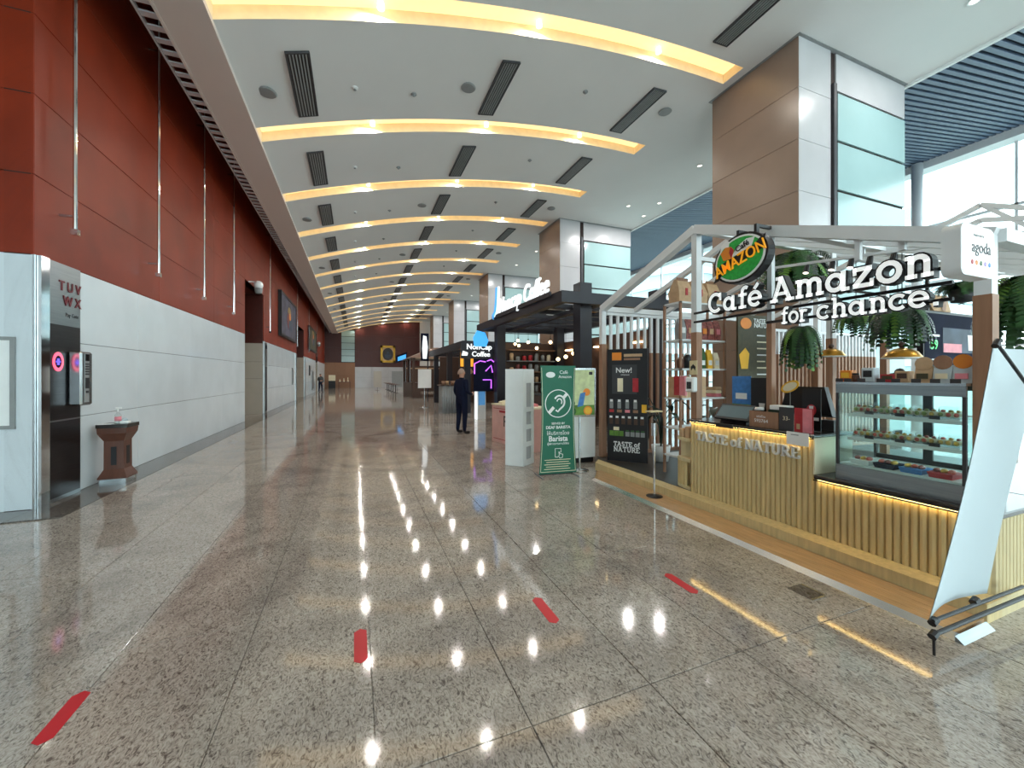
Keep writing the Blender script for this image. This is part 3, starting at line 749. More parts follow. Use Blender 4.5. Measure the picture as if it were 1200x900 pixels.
# ---- far wall: gold portrait frame, table, board
a = gY(446, 405, Y1); c_ = gY(463, 425, Y1)
t = thing('portrait_frame', 'ornate gold framed oval portrait on the far dark wall', 'picture', (a.x, Y1, c_.z))
x0, x1, z0, z1 = a.x, c_.x, c_.z, a.z
part('frame', MB().box(x0, x0 + .25, Y1 - .16, Y1, z0, z1).box(x1 - .25, x1, Y1 - .16, Y1, z0, z1).box(x0, x1, Y1 - .16, Y1, z0, z0 + .25).box(x0, x1, Y1 - .16, Y1, z1 - .25, z1), 'gold', t)
part('mount', MB().box(x0 + .2, x1 - .2, Y1 - .08, Y1, z0 + .2, z1 - .2), 'kraft', t)
xm, zm = (x0 + x1) / 2, (z0 + z1) / 2
part('oval', MB().prism([(.66 * math.cos(q * .2618), .80 * math.sin(q * .2618)) for q in range(24)], (xm, Y1 - .08, zm), EX, EZ, -EY, .02), 'dark_grey', t)
part('bust', MB().prism([(-.42, -.5), (.42, -.5), (.36, -.1), (.14, 0), (.16, .22), (0, .36), (-.16, .22), (-.14, 0), (-.36, -.1)], (xm, Y1 - .10, zm), EX, EZ, -EY, .01), 'portrait', t)
t = thing('side_table', 'small dark table in the timber corner at the far end', 'table', (-1.2, 52.4, 0))
part('top', MB().box(-1.9, -.5, 52.0, 52.8, .72, .78), 'wood_dark', t)
for x in (-1.85, -.6): 
    for y in (52.05, 52.7): part('leg', MB().box(x, x + .06, y, y + .06, 0, .72), 'wood_dark', t)
for k in range(3): solo('table_ornament', MB().lathe([(.001, 0), (.08, 0), (.1, .12), (.04, .2), (.05, .3 + .1 * k), (.001, .32 + .1 * k)], (-1.7 + .45 * k, 52.3, .78), 10), 'cream', 'pale ornament on the far side table, %s from the wall corner' % ORD[k], 'ornament', 'ornaments on the far table', True)
t = thing('lit_board', 'small glowing board standing in the timber corner at the far end', 'board', (-2.6, 52.5, 0))
part('board', MB().box(-2.95, -2.2, 52.45, 52.55, .9, 1.6), 'cream', t); part('stand', MB().box(-2.95, -2.2, 52.4, 52.6, 0, .9), 'black', t)

# ================================================================ RED FLOOR TAPE, PLATE
RT = [(-1.235, 2.43, 'nearest the left edge'), (.03, 2.44, 'on the middle floor joint'), (1.17, 2.36, 'left of the kiosk, second from right'), (2.26, 2.29, 'nearest the kiosk')]
for x, y, lb in RT:
    pts = [(x - .035, y - .13), (x, y - .155), (x + .035, y - .13), (x + .035, y + .13), (x, y + .155), (x - .035, y + .13)]
    solo('floor_tape', MB().prism(pts, (0, 0, .0005), EX, EY, EZ, .0015), 'red_tape', 'short red tape mark on the floor, ' + lb, 'tape', 'red tape marks')
t = thing('floor_socket', 'flush metal socket plate set into the granite floor', 'plate', (3.0, 1.9, 0))
part('plate', MB().box(2.93, 3.07, 1.79, 1.95, 0, .004), 'granite_dark', t); part('rim', MB().box(3.07, 3.085, 1.79, 1.95, 0, .005).box(2.93, 3.07, 1.775, 1.79, 0, .005), 'steel', t)

# ================================================================ COFFEE KIOSK
KX, KN, KF = 3.85, 1.24, 3.75              # counter face, near end, far end of the high part
ZH, ZL, ZP = 1.015, .66, .12
t = thing('kiosk_step', 'low wooden plank step in front of the coffee kiosk counter', 'step', (3.5, 3, 0))
n = 5; w_ = (3.66 - 3.30) / n
for k in range(n):
    x = 3.30 + w_ * k; ye = 5.02 + (x - 3.30) * 1.3
    cut = [1.22, 2.3 + .25 * (k % 3), 3.6 + .3 * ((k + 1) % 3), ye]
    for y0, y1 in zip(cut, cut[1:]): part('plank', MB().box(x + .001, x + w_ - .001, y0 + .001, y1 - .001, 0, .03), 'wood_floor', t)
part('edge_strip', MB().hull([(3.255, 1.2, 0), (3.255, 5.04, 0), (3.30, 1.2, .034), (3.30, 5.02, .034), (3.30, 1.2, 0), (3.30, 5.02, 0)]), 'steel', t)
part('ramp_strip', MB().hull([(3.25, 1.16, 0), (3.62, 1.16, 0), (3.25, 1.20, .032), (3.62, 1.20, .032), (3.25, 1.20, 0), (3.62, 1.20, 0)]), 'steel_brush', t)
t = thing('kiosk_platform', 'raised dark kiosk floor with pale timber plinth edge', 'platform', (6, 3.5, 0))
part('deck', MB().prism([(3.80, KN), (9.8, KN), (9.8, 5.42), (8.4, 5.42), (8.4, 6.0), (4.0, 6.0), (3.80, 5.72)], (0, 0, 0), EX, EY, EZ, ZP - .012), 'floor_dark', t)
part('plinth', MB().prism([(3.665, KN - .03), (3.86, KN - .03), (3.86, 5.75), (3.665, 5.55)], (0, 0, .0), EX, EY, EZ, ZP), 'wood_slat', t)
part('plinth_return', MB().box(3.86, 9.8, KN - .03, KN + .05, 0, ZP), 'wood_pale', t)
# -- high counter
t = thing('order_counter', 'order counter clad in pale timber slats with white TASTE of NATURE letters', 'counter', (4.1, 3, ZP))
YS = 2.33
part('body', MB().box(KX + .02, KX + .55, YS, KF, ZP, ZH - .03), 'wood_slat', t)
part('countertop', MB().cham(KX - .03, KX + .58, YS - .02, KF + .02, ZH - .03, ZH, .008), 'counter_top', t)
part('side_panel', MB().box(KX - .005, KX + .55, YS - .012, YS, ZL, ZH - .03), 'cream', t)
def slatm(h, m='wood_slat'):
    return MB().prism([(0, -.024), (-.018, -.018), (-.024, 0), (-.018, .018), (0, .024)], (0, 0, 0), EX, EY, EZ, h).mesh('slat', m)
sm = slatm(ZH - .03 - ZP); k = YS + .026
while k < KF: put('slat', sm, t).location = V((KX + .02, k, ZP)); k += .0505
part('led_strip', MB().box(KX - .016, KX - .006, YS + .02, KF - .01, ZH - .036, ZH - .031), 'warm_led', t); part('front_lip', MB().box(KX - .03, KX - .026, YS - .02, KF + .02, ZH - .042, ZH - .030), 'counter_top', t)
L0, L1 = gX(815, 507, KX - .03), gX(937, 530, KX - .03)
slab(t, 'TASTE of NATURE', (KX - .005, L0.y, .775), -EY, EZ, .112, .135, 0, .03, 0, 'white', fit=L0.y - L1.y)
# rounded shelf at the far end of the counter
t = thing('end_shelf', 'rounded two-tier timber end shelf at the far end of the order counter', 'shelf', (4.15, KF + .15, ZP))
for z in (ZP, .46, .72):
    part('shelf', MB().prism([(0, 0), (.12, 0), (.12, .28)] + [(.09 + .09 * math.cos(q), .06 + .22 * math.sin(q)) for q in (1.6, 2.0, 2.4, 2.8, 3.14)], (KX + .03, KF + .025, z), EX, EY, EZ, .04), 'wood_pale', t)
part('back', MB().box(KX + .135, KX + .15, KF + .03, KF + .28, ZP + .04, .72), 'wood_pale', t)
for q in range(7):
    an = 1.7 + q * .22; x, y = KX + .12 + .075 * math.cos(an), KF + .085 + .20 * math.sin(an)
    part('slat', MB().cyl((x, y, ZP + .04), (x, y, .46), .016, .016, 6), 'wood_slat', t)
for q in range(2):
    b = MB().cham(KX + .05, KX + .14, KF + .06 + .1 * q, KF + .14 + .1 * q, .761, .90 - .03 * q, .01)
    solo('gift_box', b, 'kraft', 'small kraft gift box on the rounded end shelf, ' + ('front one', 'rear one')[q], 'box', 'boxes on the end shelf')
# -- low counter with return
t = thing('display_counter', 'low slatted timber counter with black top under the food display case', 'counter', (4.2, 1.8, ZP))
part('body', MB().box(KX + .02, KX + .75, KN + .02, YS - .015, ZP, ZL - .04), 'wood_slat', t)
part('body_return', MB().box(KX + .75, 7.4, KN + .02, KN + .6, ZP, ZL - .04), 'wood_pale', t)
part('countertop', MB().cham(KX - .03, KX + .78, KN - .03, YS - .015, ZL - .04, ZL, .008), 'counter_top', t)
part('countertop_return', MB().cham(KX + .785, 7.4, KN - .03, KN + .62, ZL - .04, ZL, .008), 'counter_top', t)
sm = slatm(ZL - .04 - ZP); k = KN + .045
while k < YS - .03: put('slat', sm, t).location = V((KX + .02, k, ZP)); k += .0505
sm = MB().prism([(-.024, 0), (-.018, -.018), (0, -.024), (.018, -.018), (.024, 0)], (0, 0, 0), EX, EY, EZ, ZL - .04 - ZP).mesh('slat', 'wood_pale'); k = KX + .045
while k < 7.3: put('slat', sm, t).location = V((k, KN + .02, ZP)); k += .0505
part('led_strip', MB().box(KX - .016, KX - .006, KN + .05, YS - .04, ZL - .046, ZL - .041), 'warm_led', t); part('front_lip', MB().box(KX - .03, KX - .026, KN - .03, YS - .015, ZL - .052, ZL - .04), 'counter_top', t)

# -- glazed food display case
cx, ce, y0, y1 = 3.9, 4.48, 1.385, 2.18
t = thing('food_display_case', 'glass fronted chilled food display case on the low counter', 'display case', (4.2, 1.8, ZL))
part('base', MB().box(cx, ce, y0, y1, ZL, .785), 'steel_brush', t)
part('top', MB().box(cx, ce, y0, y1, 1.475, 1.495), 'steel', t)
part('fascia', MB().box(cx, cx + .02, y0, y1, 1.40, 1.475), 'steel_brush', t)
for x in (cx, ce - .02):
    for y in (y0, y1 - .02): part('post', MB().box(x, x + .02, y, y + .02, .785, 1.475 if x > cx else 1.40), 'dark_grey', t)
part('front_glass', MB().box(cx + .006, cx + .010, y0 + .02, y1 - .02, .785, 1.40), 'glass', t)
part('side_glass', MB().box(cx + .02, ce - .02, y1 - .010, y1 - .006, .785, 1.475), 'glass', t); part('side_glass', MB().box(cx + .02, ce - .02, y0 + .006, y0 + .010, .785, 1.475), 'glass', t)
part('back_frame', MB().box(ce - .02, ce, y0 + .02, y1 - .02, .785, .84).box(ce - .02, ce, y0 + .02, y1 - .02, 1.43, 1.475).box(ce - .02, ce, 1.78, 1.84, .84, 1.43), 'black', t)
part('back_glass', MB().box(ce - .012, ce - .008, y0 + .02, 1.78, .84, 1.43), 'glass', t); part('back_glass', MB().box(ce - .012, ce - .008, 1.84, y1 - .02, .84, 1.43), 'glass', t)
for z in (1.02, 1.223):
    sh = part('shelf', MB().box(cx + .07, ce - .03, y0 + .02, y1 - .06, z - .012, z), 'glass', t); part('shelf_edge', MB().box(cx + .055, cx + .07, y0 + .02, y1 - .06, z - .022, z + .004), 'white', sh)
    part('shelf_lamp', MB().box(cx + .08, cx + .11, y0 + .03, y1 - .07, z - .022, z - .014), 'sign_glow', sh)
part('canopy_lamp', MB().box(cx + .03, cx + .06, y0 + .03, y1 - .03, 1.445, 1.465), 'sign_glow', t)
part('deck', MB().box(cx + .02, ce - .02, y0 + .02, y1 - .02, .785, .80), 'white', t)
# food in the case
def foodbox(x, y, z, lb, m, wd=.125, kind=0):
    t = thing('food_box', lb, 'food box', (x, y, z), 'food boxes in the display case')
    part('tray', MB().box(x, x + .10, y - wd / 2, y + wd / 2, z + .001, z + .010), 'white', t)
    rnd = random.Random(int(y * 1000 + z * 100))
    for k in range(3):
        yy = y - wd / 3 + wd / 3 * k; mm = rnd.choice(['food_a', 'food_b', 'food_c', m, m])
        part('wrap', MB().cyl((x + .012, yy, z + .04), (x + .09, yy, z + .04), .0195, .0195, 10), ('cream', 'wood_pale')[k % 2], t, True); part('filling', MB().ball((x + .014, yy, z + .04), .0165, 8, (.6, 1, 1)), mm, t, True); part('garnish', MB().ball((x + .05, yy, z + .066), .015, 6, (1.6, .9, .7)), rnd.choice(['food_a', 'food_b', 'food_c']), t, True)
    part('lid', MB().hull([(x + a, y + b_, z + .011) for a in (0, .10) for b_ in (-wd / 2, wd / 2)] + [(x + a, y + b_, z + .098) for a in (.02, .09) for b_ in (-wd / 2 + .012, wd / 2 - .012)]), 'plastic', t)
names = ['rolled wraps', 'sandwich halves', 'fruit salad', 'pink wraps', 'mixed salad']
for r_, (z, mm, nm) in enumerate(((1.223, 'food_c', 'top'), (1.02, 'food_b', 'middle'))):
    for k in range(5):
        foodbox(cx + .09, y1 - .14 - .132 * k, z, 'clear box of %s on the %s case shelf, %s from the left' % (names[(k + 2 * r_) % 5], nm, ORD[k]), ('food_a', mm)[(k + r_) % 2])
    for k in range(3):
        y = y1 - .205 - .2 * k
        solo('price_tag', MB().prism([(0, 0), (.06, 0), (.06, .03), (0, .03)], (cx + .076, y + .03, z), -EY, EZ, -EX, .004), 'black', 'small black price tag on the %s case shelf, %s from the left' % (nm, ORD[k]), 'tag', 'price tags in the case')
for k, (m, lb) in enumerate((('white_gloss', 'white tray of wrapped pastries'), ('navy', 'dark blue tray of baked snacks'), ('blue', 'blue pack beside the pastry tray'), ('red', 'dark red round cake pack'))):
    y = y1 - .15 - .165 * k; t = thing('food_tray', lb + ' on the case deck', 'tray', (cx + .12, y, .80))
    part('tray', MB().hull([(cx + .05, y - .06, .801), (cx + .05, y + .06, .801), (cx + .2, y - .06, .801), (cx + .2, y + .06, .801), (cx + .04, y - .07, .84), (cx + .04, y + .07, .84), (cx + .21, y - .07, .84), (cx + .21, y + .07, .84)]), m, t)
    for q in range(3): part('snack', MB().ball((cx + .11, y - .04 + .04 * q, .85), .025, 8, (1.5, .8, .7)), ('food_a', 'food_b', 'snack')[(q + k) % 3], t, True)
# products on top of the case
TOPS = [(993, 'orange', 'orange printed snack box'), (1003, 'wood_dark', 'small brown jar'), (1019, 'cloth_white', 'cow patterned white pouch'), (1042, 'red', 'dark red low gift box'),
        (1063, 'kraft', 'kraft milk carton box'), (1083, 'kraft', 'tall kraft pouch with round print'), (1104, 'cloth_white', 'white pouch with brown round print'), (1124, 'cloth_white', 'white pouch with orange round print')]
for k, (px_, m, lb) in enumerate(TOPS):
    p = gX(px_, 446, cx + .12); z = 1.495; hh = (.10, .07, .12, .065, .09, .20, .21, .215, .2)[k]; wd = (.09, .05, .09, .10, .09, .10, .10, .10, .09)[k]
    t = thing('product_pack', lb + ' on top of the display case', 'pack', (p.x, p.y, z), 'packs on the display case')
    x, y = p.x, p.y
    if k >= 5: y = y0 + .055 + .105 * (7 - k)
    if k == 4: y = y0 + .385
    if k in (1,):
        part('jar', MB().lathe([(.001, 0), (.028, 0), (.03, .05), (.02, .06)], (x, y, z), 12), m, t, True); part('lid', MB().cyl((x, y, z + .06), (x, y, z + .075), .024, .024, 12), 'black', t)
    elif k < 5:
        part('box', MB().cham(x - .03, x + .05, y - wd / 2, y + wd / 2, z, z + hh, .006), m, t)
        part('print', MB().box(x - .033, x - .030, y - wd / 3, y + wd / 3, z + hh * .35, z + hh * .8), ('yellow', 'x', 'black', 'olive', 'brown_dark')[k], t)
        if k == 0: part('print_band', MB().box(x - .033, x - .03, y - wd / 2.2, y + wd / 2.2, z + .01, z + .028), 'red', t)
    else:
        part('pouch', MB().hull([(x - .03, y - wd / 2, z), (x - .03, y + wd / 2, z), (x + .04, y - wd / 2, z), (x + .04, y + wd / 2, z), (x, y - wd / 2, z + hh * .62), (x, y + wd / 2, z + hh * .62), (x + .012, y - wd / 2, z + hh * .62), (x + .012, y + wd / 2, z + hh * .62)]), m, t)
        part('header', MB().prism([(.052 * math.cos(q * .3927), .052 * math.sin(q * .3927)) for q in range(16)], (x - .004, y, z + hh * .72), -EY, EZ, -EX, .006), ('kraft', 'wood_post', 'orange', 'red')[k - 5], t)
        part('print', MB().box(x - .034, x - .028, y - wd / 3, y + wd / 3, z + .03, z + .07), ('olive', 'cream', 'pink', 'red')[k - 5], t)
    solo('price_tag', MB().prism([(0, 0), (.055, 0), (.055, .03), (0, .03)], (cx + .004, y + .027, z), -EY, EZ, EX, .003), 'dark_grey', 'grey price tag in front of the %s' % lb, 'tag', 'price tags on top of the case')
t = thing('stuffed_toy', 'dark stuffed toy lying between packs on the display case', 'toy', gX(1049, 440, cx + .2))
tt_ = gX(1049, 440, cx + .25); part('body', MB().ball((tt_.x, tt_.y, 1.535), .055, 10, (1, 1, .72)), 'black', t, True); part('head', MB().ball((tt_.x, tt_.y - .03, 1.575), .035, 10), 'black', t, True)

# -- things on the order counter
p = gX(853, 478, KX + .12)
t = thing('order_tablet', 'tilted black touch-screen order tablet on the counter', 'tablet', (p.x, p.y, ZH))
fx = KX + .02; ya, yb = gX(838, 480, fx).y, gX(872, 480, fx).y
n_ = V((-.75, 0, .66)); u_ = V((.66, 0, .75)); o_ = V((fx + .02, ya + .02, ZH + .035))
part('body', MB().ob(o_, -EY, u_, n_, ya - yb + .06, .21, .025), 'black', t)
part('screen', MB().ob(o_ + n_ * .026 - EY * .02 + u_ * .025, -EY, u_, n_, ya - yb + .02, .16, .002), 'screen_slate', t)
part('stand', MB().hull([(fx + .05, ya - .02, ZH), (fx + .05, yb + .02, ZH), (fx + .22, ya - .02, ZH), (fx + .22, yb + .02, ZH), (fx + .10, ya - .04, ZH + .1), (fx + .10, yb + .04, ZH + .1)]), 'black', t)
def card(name, px0, py0, px1, py1, dx, m, label, cat='sign', lines=None, base=ZH):
    """upright card facing the corridor, set on the counter"""
    a = gX(px0, py0, KX + dx); c = gX(px1, py1, KX + dx); z0 = base; z1 = a.z; L = a.y - c.y
    t = thing(name, label, cat, (KX + dx, (a.y + c.y) / 2, z0), 'cards and displays on the order counter')
    part('card', MB().ob((KX + dx, a.y, z0 + .002), -EY, EZ, EX, L, z1 - z0, .006), m, t)
    part('foot', MB().box(KX + dx + .006, KX + dx + .03, c.y + L * .3, a.y - L * .3, z0, z0 + .004), 'plastic', t)
    for (s_, x_, z_, sz, mm, sq) in lines or []:
        part('print', MB().text(s_, (KX + dx, a.y - L * x_, z0 + (z1 - z0) * z_), -EY, EZ, sz, .001, squeeze=sq), mm, t)
    return t, a, c
card('phone_order_sign', 878, 481, 912, 505, .03, 'wood_post', 'terracotta counter sign with white number 593764', lines=[('รหัสร้าน', .42, .62, .032, 'white', 1), ('593764', .42, .32, .05, 'white', 1)])
card('price_card', 913, 477, 930, 507, .03, 'dark_grey', 'dark green price card reading 33 on the counter', lines=[('33-', .5, .45, .055, 'cream', 1)])
t, a, c = card('pink_leaflet', 931, 478, 953, 508, .03, 'red', 'red and pink promotion leaflet stand on the counter', lines=[('2', .7, .35, .06, 'white', 1)])
part('pink_half', MB().ob((KX + .029, a.y - (a.y - c.y) * .45, ZH + .003), -EY, EZ, -EX, (a.y - c.y) * .5, a.z - ZH - .006, .001), 'pink', t)
part('cup_print', MB().ob((KX + .029, a.y - .02, ZH + .03), -EY, EZ, -EX, .03, .05, .001), 'kraft', t)
t, a, c = card('blue_poster', 858, 441, 880, 470, .36, 'blue', 'blue and green drink poster card behind the order tablet')
L = a.y - c.y; part('green_band', MB().ob((KX + .359, a.y, ZH + .12), -EY, EZ, -EX, L, .08, .001), 'leaf_light', t); part('white_cloud', MB().ob((KX + .358, a.y - L * .2, ZH + .26), -EY, EZ, -EX, L * .6, .07, .001), 'white', t)
t, a, c = card('menu_stand', 880, 443, 901, 478, .30, 'black', 'black menu stand with white cup print on the counter')
L = a.y - c.y; part('cup_print', MB().prism([(.0, 0), (.05, 0), (.06, .08), (-.01, .08)], (KX + .30, a.y - L * .5, ZH + .15), -EY, EZ, -EX, .001), 'white', t)
t, a, c = card('cup_poster', 940, 456, 962, 485, .26, 'black', 'black poster with red and white cup in front of the monitor')
L = a.y - c.y; part('red_disc', MB().prism([(.045 * math.cos(q * .3927), .055 * math.sin(q * .3927)) for q in range(16)], (KX + .26, a.y - L * .5, ZH + .20), -EY, EZ, -EX, .001), 'red', t); part('cup_print', MB().prism([(-.014, 0), (.014, 0), (.02, .07), (-.02, .07)], (KX + .258, a.y - L * .5, ZH + .17), -EY, EZ, -EX, .001), 'white', t)
part('caption', MB().ob((KX + .259, a.y - L * .1, ZH + .10), -EY, EZ, -EX, L * .8, .03, .001), 'white', t)
a = gX(926, 453, KX + .28)
t = thing('oval_sign', 'small yellow oval sign on a stick at the counter', 'sign', (a.x, a.y, ZH))
part('plate', MB().prism([(.09 * math.cos(q * .3142), .058 * math.sin(q * .3142) + .03 * math.cos(q * .3142)) for q in range(20)], (a.x, a.y, a.z), -EY, EZ, -EX, .006), 'yellow', t)
part('inner', MB().prism([(.07 * math.cos(q * .3142), .042 * math.sin(q * .3142) + .023 * math.cos(q * .3142)) for q in range(20)], (a.x - .006, a.y, a.z), -EY, EZ, -EX, .001), 'cream', t)
part('stick', MB().cyl((a.x, a.y, ZH), (a.x, a.y, a.z), .004, .004, 6), 'grey', t)
a = gX(908, 467, KX + .12)
t = thing('tissue_box', 'dark green tissue box with white top on the counter', 'box', (a.x, a.y, ZH))
part('box', MB().cham(a.x - .05, a.x + .06, a.y - .15, a.y + .04, ZH, ZH + .19, .006), 'leaf_dark', t)
part('lid', MB().cham(a.x - .055, a.x + .065, a.y - .15, a.y + .02, ZH + .19, ZH + .235, .006), 'white', t)
part('print', MB().text('amazon', (a.x - .05, a.y - .02, ZH + .10), -EY, EZ, .035, .001), 'cream', t)
a = gX(893, 466, KX + .16)
t = thing('paper_cup', 'white lidded paper cup standing by the tissue box', 'cup', (a.x, a.y + .02, ZH))
part('cup', MB().lathe([(.001, 0), (.03, 0), (.042, .17), (.038, .17), (.001, .16)], (a.x - .04, a.y + .0, ZH), 16), 'olive', t, True); part('lid', MB().lathe([(.045, .17), (.045, .182), (.036, .2), (.001, .2)], (a.x - .04, a.y + .0, ZH), 16), 'white', t, True)
a0 = gX(918, 452, KX + .42); a1 = gX(978, 485, KX + .42)
t = thing('sales_monitor', 'black point-of-sale monitor seen from behind on the counter', 'monitor', (KX + .45, (a0.y + a1.y) / 2, ZH))
part('screen_back', MB().hull([(KX + .44, a0.y - .03, ZH + .42), (KX + .44, a1.y + .10, ZH + .42), (KX + .42, a0.y + .04, ZH + .14), (KX + .42, a1.y + .02, ZH + .14), (KX + .50, a0.y - .03, ZH + .42), (KX + .50, a1.y + .10, ZH + .42), (KX + .50, a0.y + .04, ZH + .12), (KX + .50, a1.y + .02, ZH + .12)]), 'black', t)
part('stand', MB().box(KX + .42, KX + .5, (a0.y + a1.y) / 2 - .06, (a0.y + a1.y) / 2 + .06, ZH, ZH + .15), 'black', t)
part('paper_tray', MB().box(KX + .41, KX + .5, a1.y + .0, a1.y + .12, ZH, ZH + .10), 'dark_grey', t)
a = gX(922, 505, KX - .035); c = gX(948, 524, KX - .035)
t = thing('paper_notice', 'white paper notice hanging from the counter edge', 'notice', (KX - .03, (a.y + c.y) / 2, c.z))
part('sheet', MB().ob((KX - .036, a.y, c.z), -EY, EZ, -EX, a.y - c.y, a.z - c.z, .003), 'white', t)
part('heading', MB().ob((KX - .039, a.y - .04, a.z - .03), -EY, EZ, -EX, .07, .008, .0008), 'grey', t)
a = gX(820, 494, KX - .035); c = gX(860, 502, KX - .035)
solo('cable_clip', MB().box(KX - .045, KX - .031, gX(862, 500, KX).y, gX(842, 500, KX).y, ZH - .045, ZH - .002), 'black', 'short black bracket under the order tablet on the counter edge', 'bracket')

# ---------------------------------------------------------------- kiosk frame
PX = 4.07; YA, YB, YFc = 3.86, 1.30, 5.93; ZA, ZB, ZFc = 3.42, 2.50, 2.72; XB = 8.2
t = thing('kiosk_pergola', 'white gabled steel frame of the coffee kiosk with timber-wrapped posts', 'pergola', (6, 3.6, ZP))
def post(x, y, top, wd=.085, zt=2.1, base=ZP, par=None):
    p = part('post', MB().box(x - wd / 2, x + wd / 2, y - wd / 2, y + wd / 2, zt, top), 'frame_white', par or t)
    part('timber_sleeve', MB().box(x - wd / 2 - .004, x + wd / 2 + .004, y - wd / 2 - .004, y + wd / 2 + .004, base, zt), 'wood_post', p)
post(PX, YA, ZA); post(4.02, 1.335, ZB, base=ZL + .001); post(PX, YFc, ZFc); post(PX, 2.88, ZA - .36, .05, 2.1, ZH + .001)
for x, y, z in ((XB, YA, ZA), (XB, YB, ZB), (XB, 4.9, 3.0), (6.6, 3.75, ZA), (6.6, YB + .1, ZB)): post(x, y, z, base=ZL + .001 if x < 7 and y < 2 else ZP)
for k, x in enumerate((PX, 4.75, 5.45, 6.15, 6.85, 7.5, XB)):
    wd = .11 if k == 0 else .07
    part('rafter', MB().beam((x, YA, ZA), (x, YB, ZB), wd, wd), 'frame_white', t); part('rafter', MB().beam((x, YA, ZA), (x, YFc, ZFc), wd, wd), 'frame_white', t)
part('ridge_beam', MB().beam((PX, YA, ZA + .0), (XB, YA, ZA), .08), 'frame_white', t)
for y, z in ((YB, ZB), (YFc, ZFc), ((YA + YB) / 2, (ZA + ZB) / 2)): part('eave_beam', MB().beam((PX, y, z), (XB, y, z), .09), 'frame_white', t)
for y in (2.1, 1.8): part('strut', MB().box(PX - .02, PX + .02, y - .02, y + .02, 2.55, ZB + (y - YB) * .36), 'frame_white', t)
part('tie_beam', MB().beam((PX, YA, 3.05), (XB, YA, 3.05), .05), 'frame_white', t)
for q in (0, 1):                                                  # rear truss
    pts = [gX(1080, 278 + 12 * q, XB), gX(1150, 240 + 18 * q, XB), gX(1235, 246 + 8 * q, XB)]
    for a, c in zip(pts, pts[1:]): part('truss_bar', MB().beam(a, c, .06), 'frame_white', t)
part('truss_bar', MB().beam(gX(1150, 240, XB), gX(1215, 270, XB), .05), 'frame_white', t)
# fences
def fence(x0, x1, y, top, zt, lb, pitch=.15):
    t = thing('slat_fence', lb, 'fence', ((x0 + x1) / 2, y, ZP), 'slat fences of the kiosk')
    part('top_rail', MB().box(x0, x1, y - .03, y + .03, top - .05, top), 'frame_white', t)
    part('bottom_rail', MB().box(x0, x1, y - .03, y + .03, ZP, ZP + .06), 'wood_post', t)
    a = MB().box(-.022, .022, -.02, .02, zt, top - .05).mesh('slat', 'frame_white'); c = MB().box(-.023, .023, -.021, .021, ZP + .06, zt).mesh('slat_foot', 'wood_post')
    x = x0 + .1
    while x < x1 - .05:
        o = put('slat', a, t); o.location = V((x, y, 0)); f = put('slat_foot', c, o); x += pitch
fence(4.14, 6.15, YFc, 2.67, 1.97, 'white and timber slat fence closing the far end of the kiosk')
fence(6.25, 10.3, 4.98, 2.40, 1.94, 'white and timber slat fence in front of the big column', .11)
# big sign
t = thing('kiosk_name_sign', 'large white channel letters reading Café Amazon for chance', 'sign', (3.95, 2.6, 2.0))
SXp = 3.97
yc0, yc1 = gX(836, 368, SXp).y, gX(900, 359, SXp).y; ya0, ya1 = gX(910, 356, SXp).y, gX(1104, 322, SXp).y
slab(t, 'Café', (SXp, yc0, 2.275), -EY, EZ, .235, .155, 0, .085, .11, fit=yc0 - yc1)
slab(t, 'Amazon', (SXp, ya0, 2.275), -EY, EZ, .245, .155, 0, .085, .11, fit=ya0 - ya1)
yf0, yf1 = gX(920, 379, SXp).y, gX(978, 372, SXp).y; yh0, yh1 = gX(962, 374, SXp).y, gX(1108, 357, SXp).y
slab(t, 'for', (SXp, yf0, 2.055), -EY, EZ, .165, .15, 0, .07, .11, fit=(yf0 - gX(952, 372, SXp).y))
slab(t, 'chance.', (SXp, yh0, 2.055), -EY, EZ, .178, .15, 0, .07, .11, fit=yh0 - yh1)
for z in (2.33, 2.22, 2.10): part('rail', MB().box(SXp + .0, SXp + .03, YB + .18, YA - (.05 if z > 2.15 else 1.0), z - .012, z + .012), 'black', t)
# round logo
lc = gX(868, 303, 3.76)
t = thing('logo_sign', 'oval green logo sign with orange lettering hanging at the kiosk gable', 'sign', (3.97, lc.y, lc.z))
def ell(rx, ry, n=36, rot=.16, ox=0, oz=0): return [(ox + rx * math.cos(q * 2 * math.pi / n) * math.cos(rot) - ry * math.sin(q * 2 * math.pi / n) * math.sin(rot), oz + rx * math.cos(q * 2 * math.pi / n) * math.sin(rot) + ry * math.sin(q * 2 * math.pi / n) * math.cos(rot)) for q in range(n)]
LX = 3.74
def lp(nm, poly, m, d0, d1, par=None): return part(nm, MB().prism(poly, (LX + d0, lc.y, lc.z), -EY, EZ, -EX, d0 - d1), m, par or t)
lp('body', ell(.315, .255), 'black', .10, .0)
lp('rim', ell(.29, .232), 'white', .0, -.006)
lp('green_field', ell(.268, .212), 'logo_green', -.006, -.010)
lp('beak', [(-0.180, 0.017), (-0.081, 0.017), (-0.054, 0.102), (-0.090, 0.145), (-0.153, 0.153), (-0.216, 0.102)], 'orange', -.010, -.016)
lp('beak_tip', [(-0.081, 0.017), (-0.054, 0.102), (-0.090, 0.145), (-0.108, 0.085)], 'red', -.016, -.018)
lp('crest', [(-0.234, 0.085), (-0.207, 0.187), (-0.153, 0.230), (-0.108, 0.204), (-0.117, 0.145), (-0.180, 0.153)], 'white', -.010, -.014)
lp('ribbon', [(-0.090, 0.025), (0.144, 0.085), (0.180, 0.170), (0.090, 0.178), (-0.018, 0.128)], 'white', -.010, -.013)
lp('band', [(-0.306, -0.204), (-0.243, -0.187), (-0.180, -0.102), (0.270, 0.034), (0.297, 0.170), (0.225, 0.136), (0.180, 0.093), (-0.216, -0.017)], 'black', -.010, -.015)
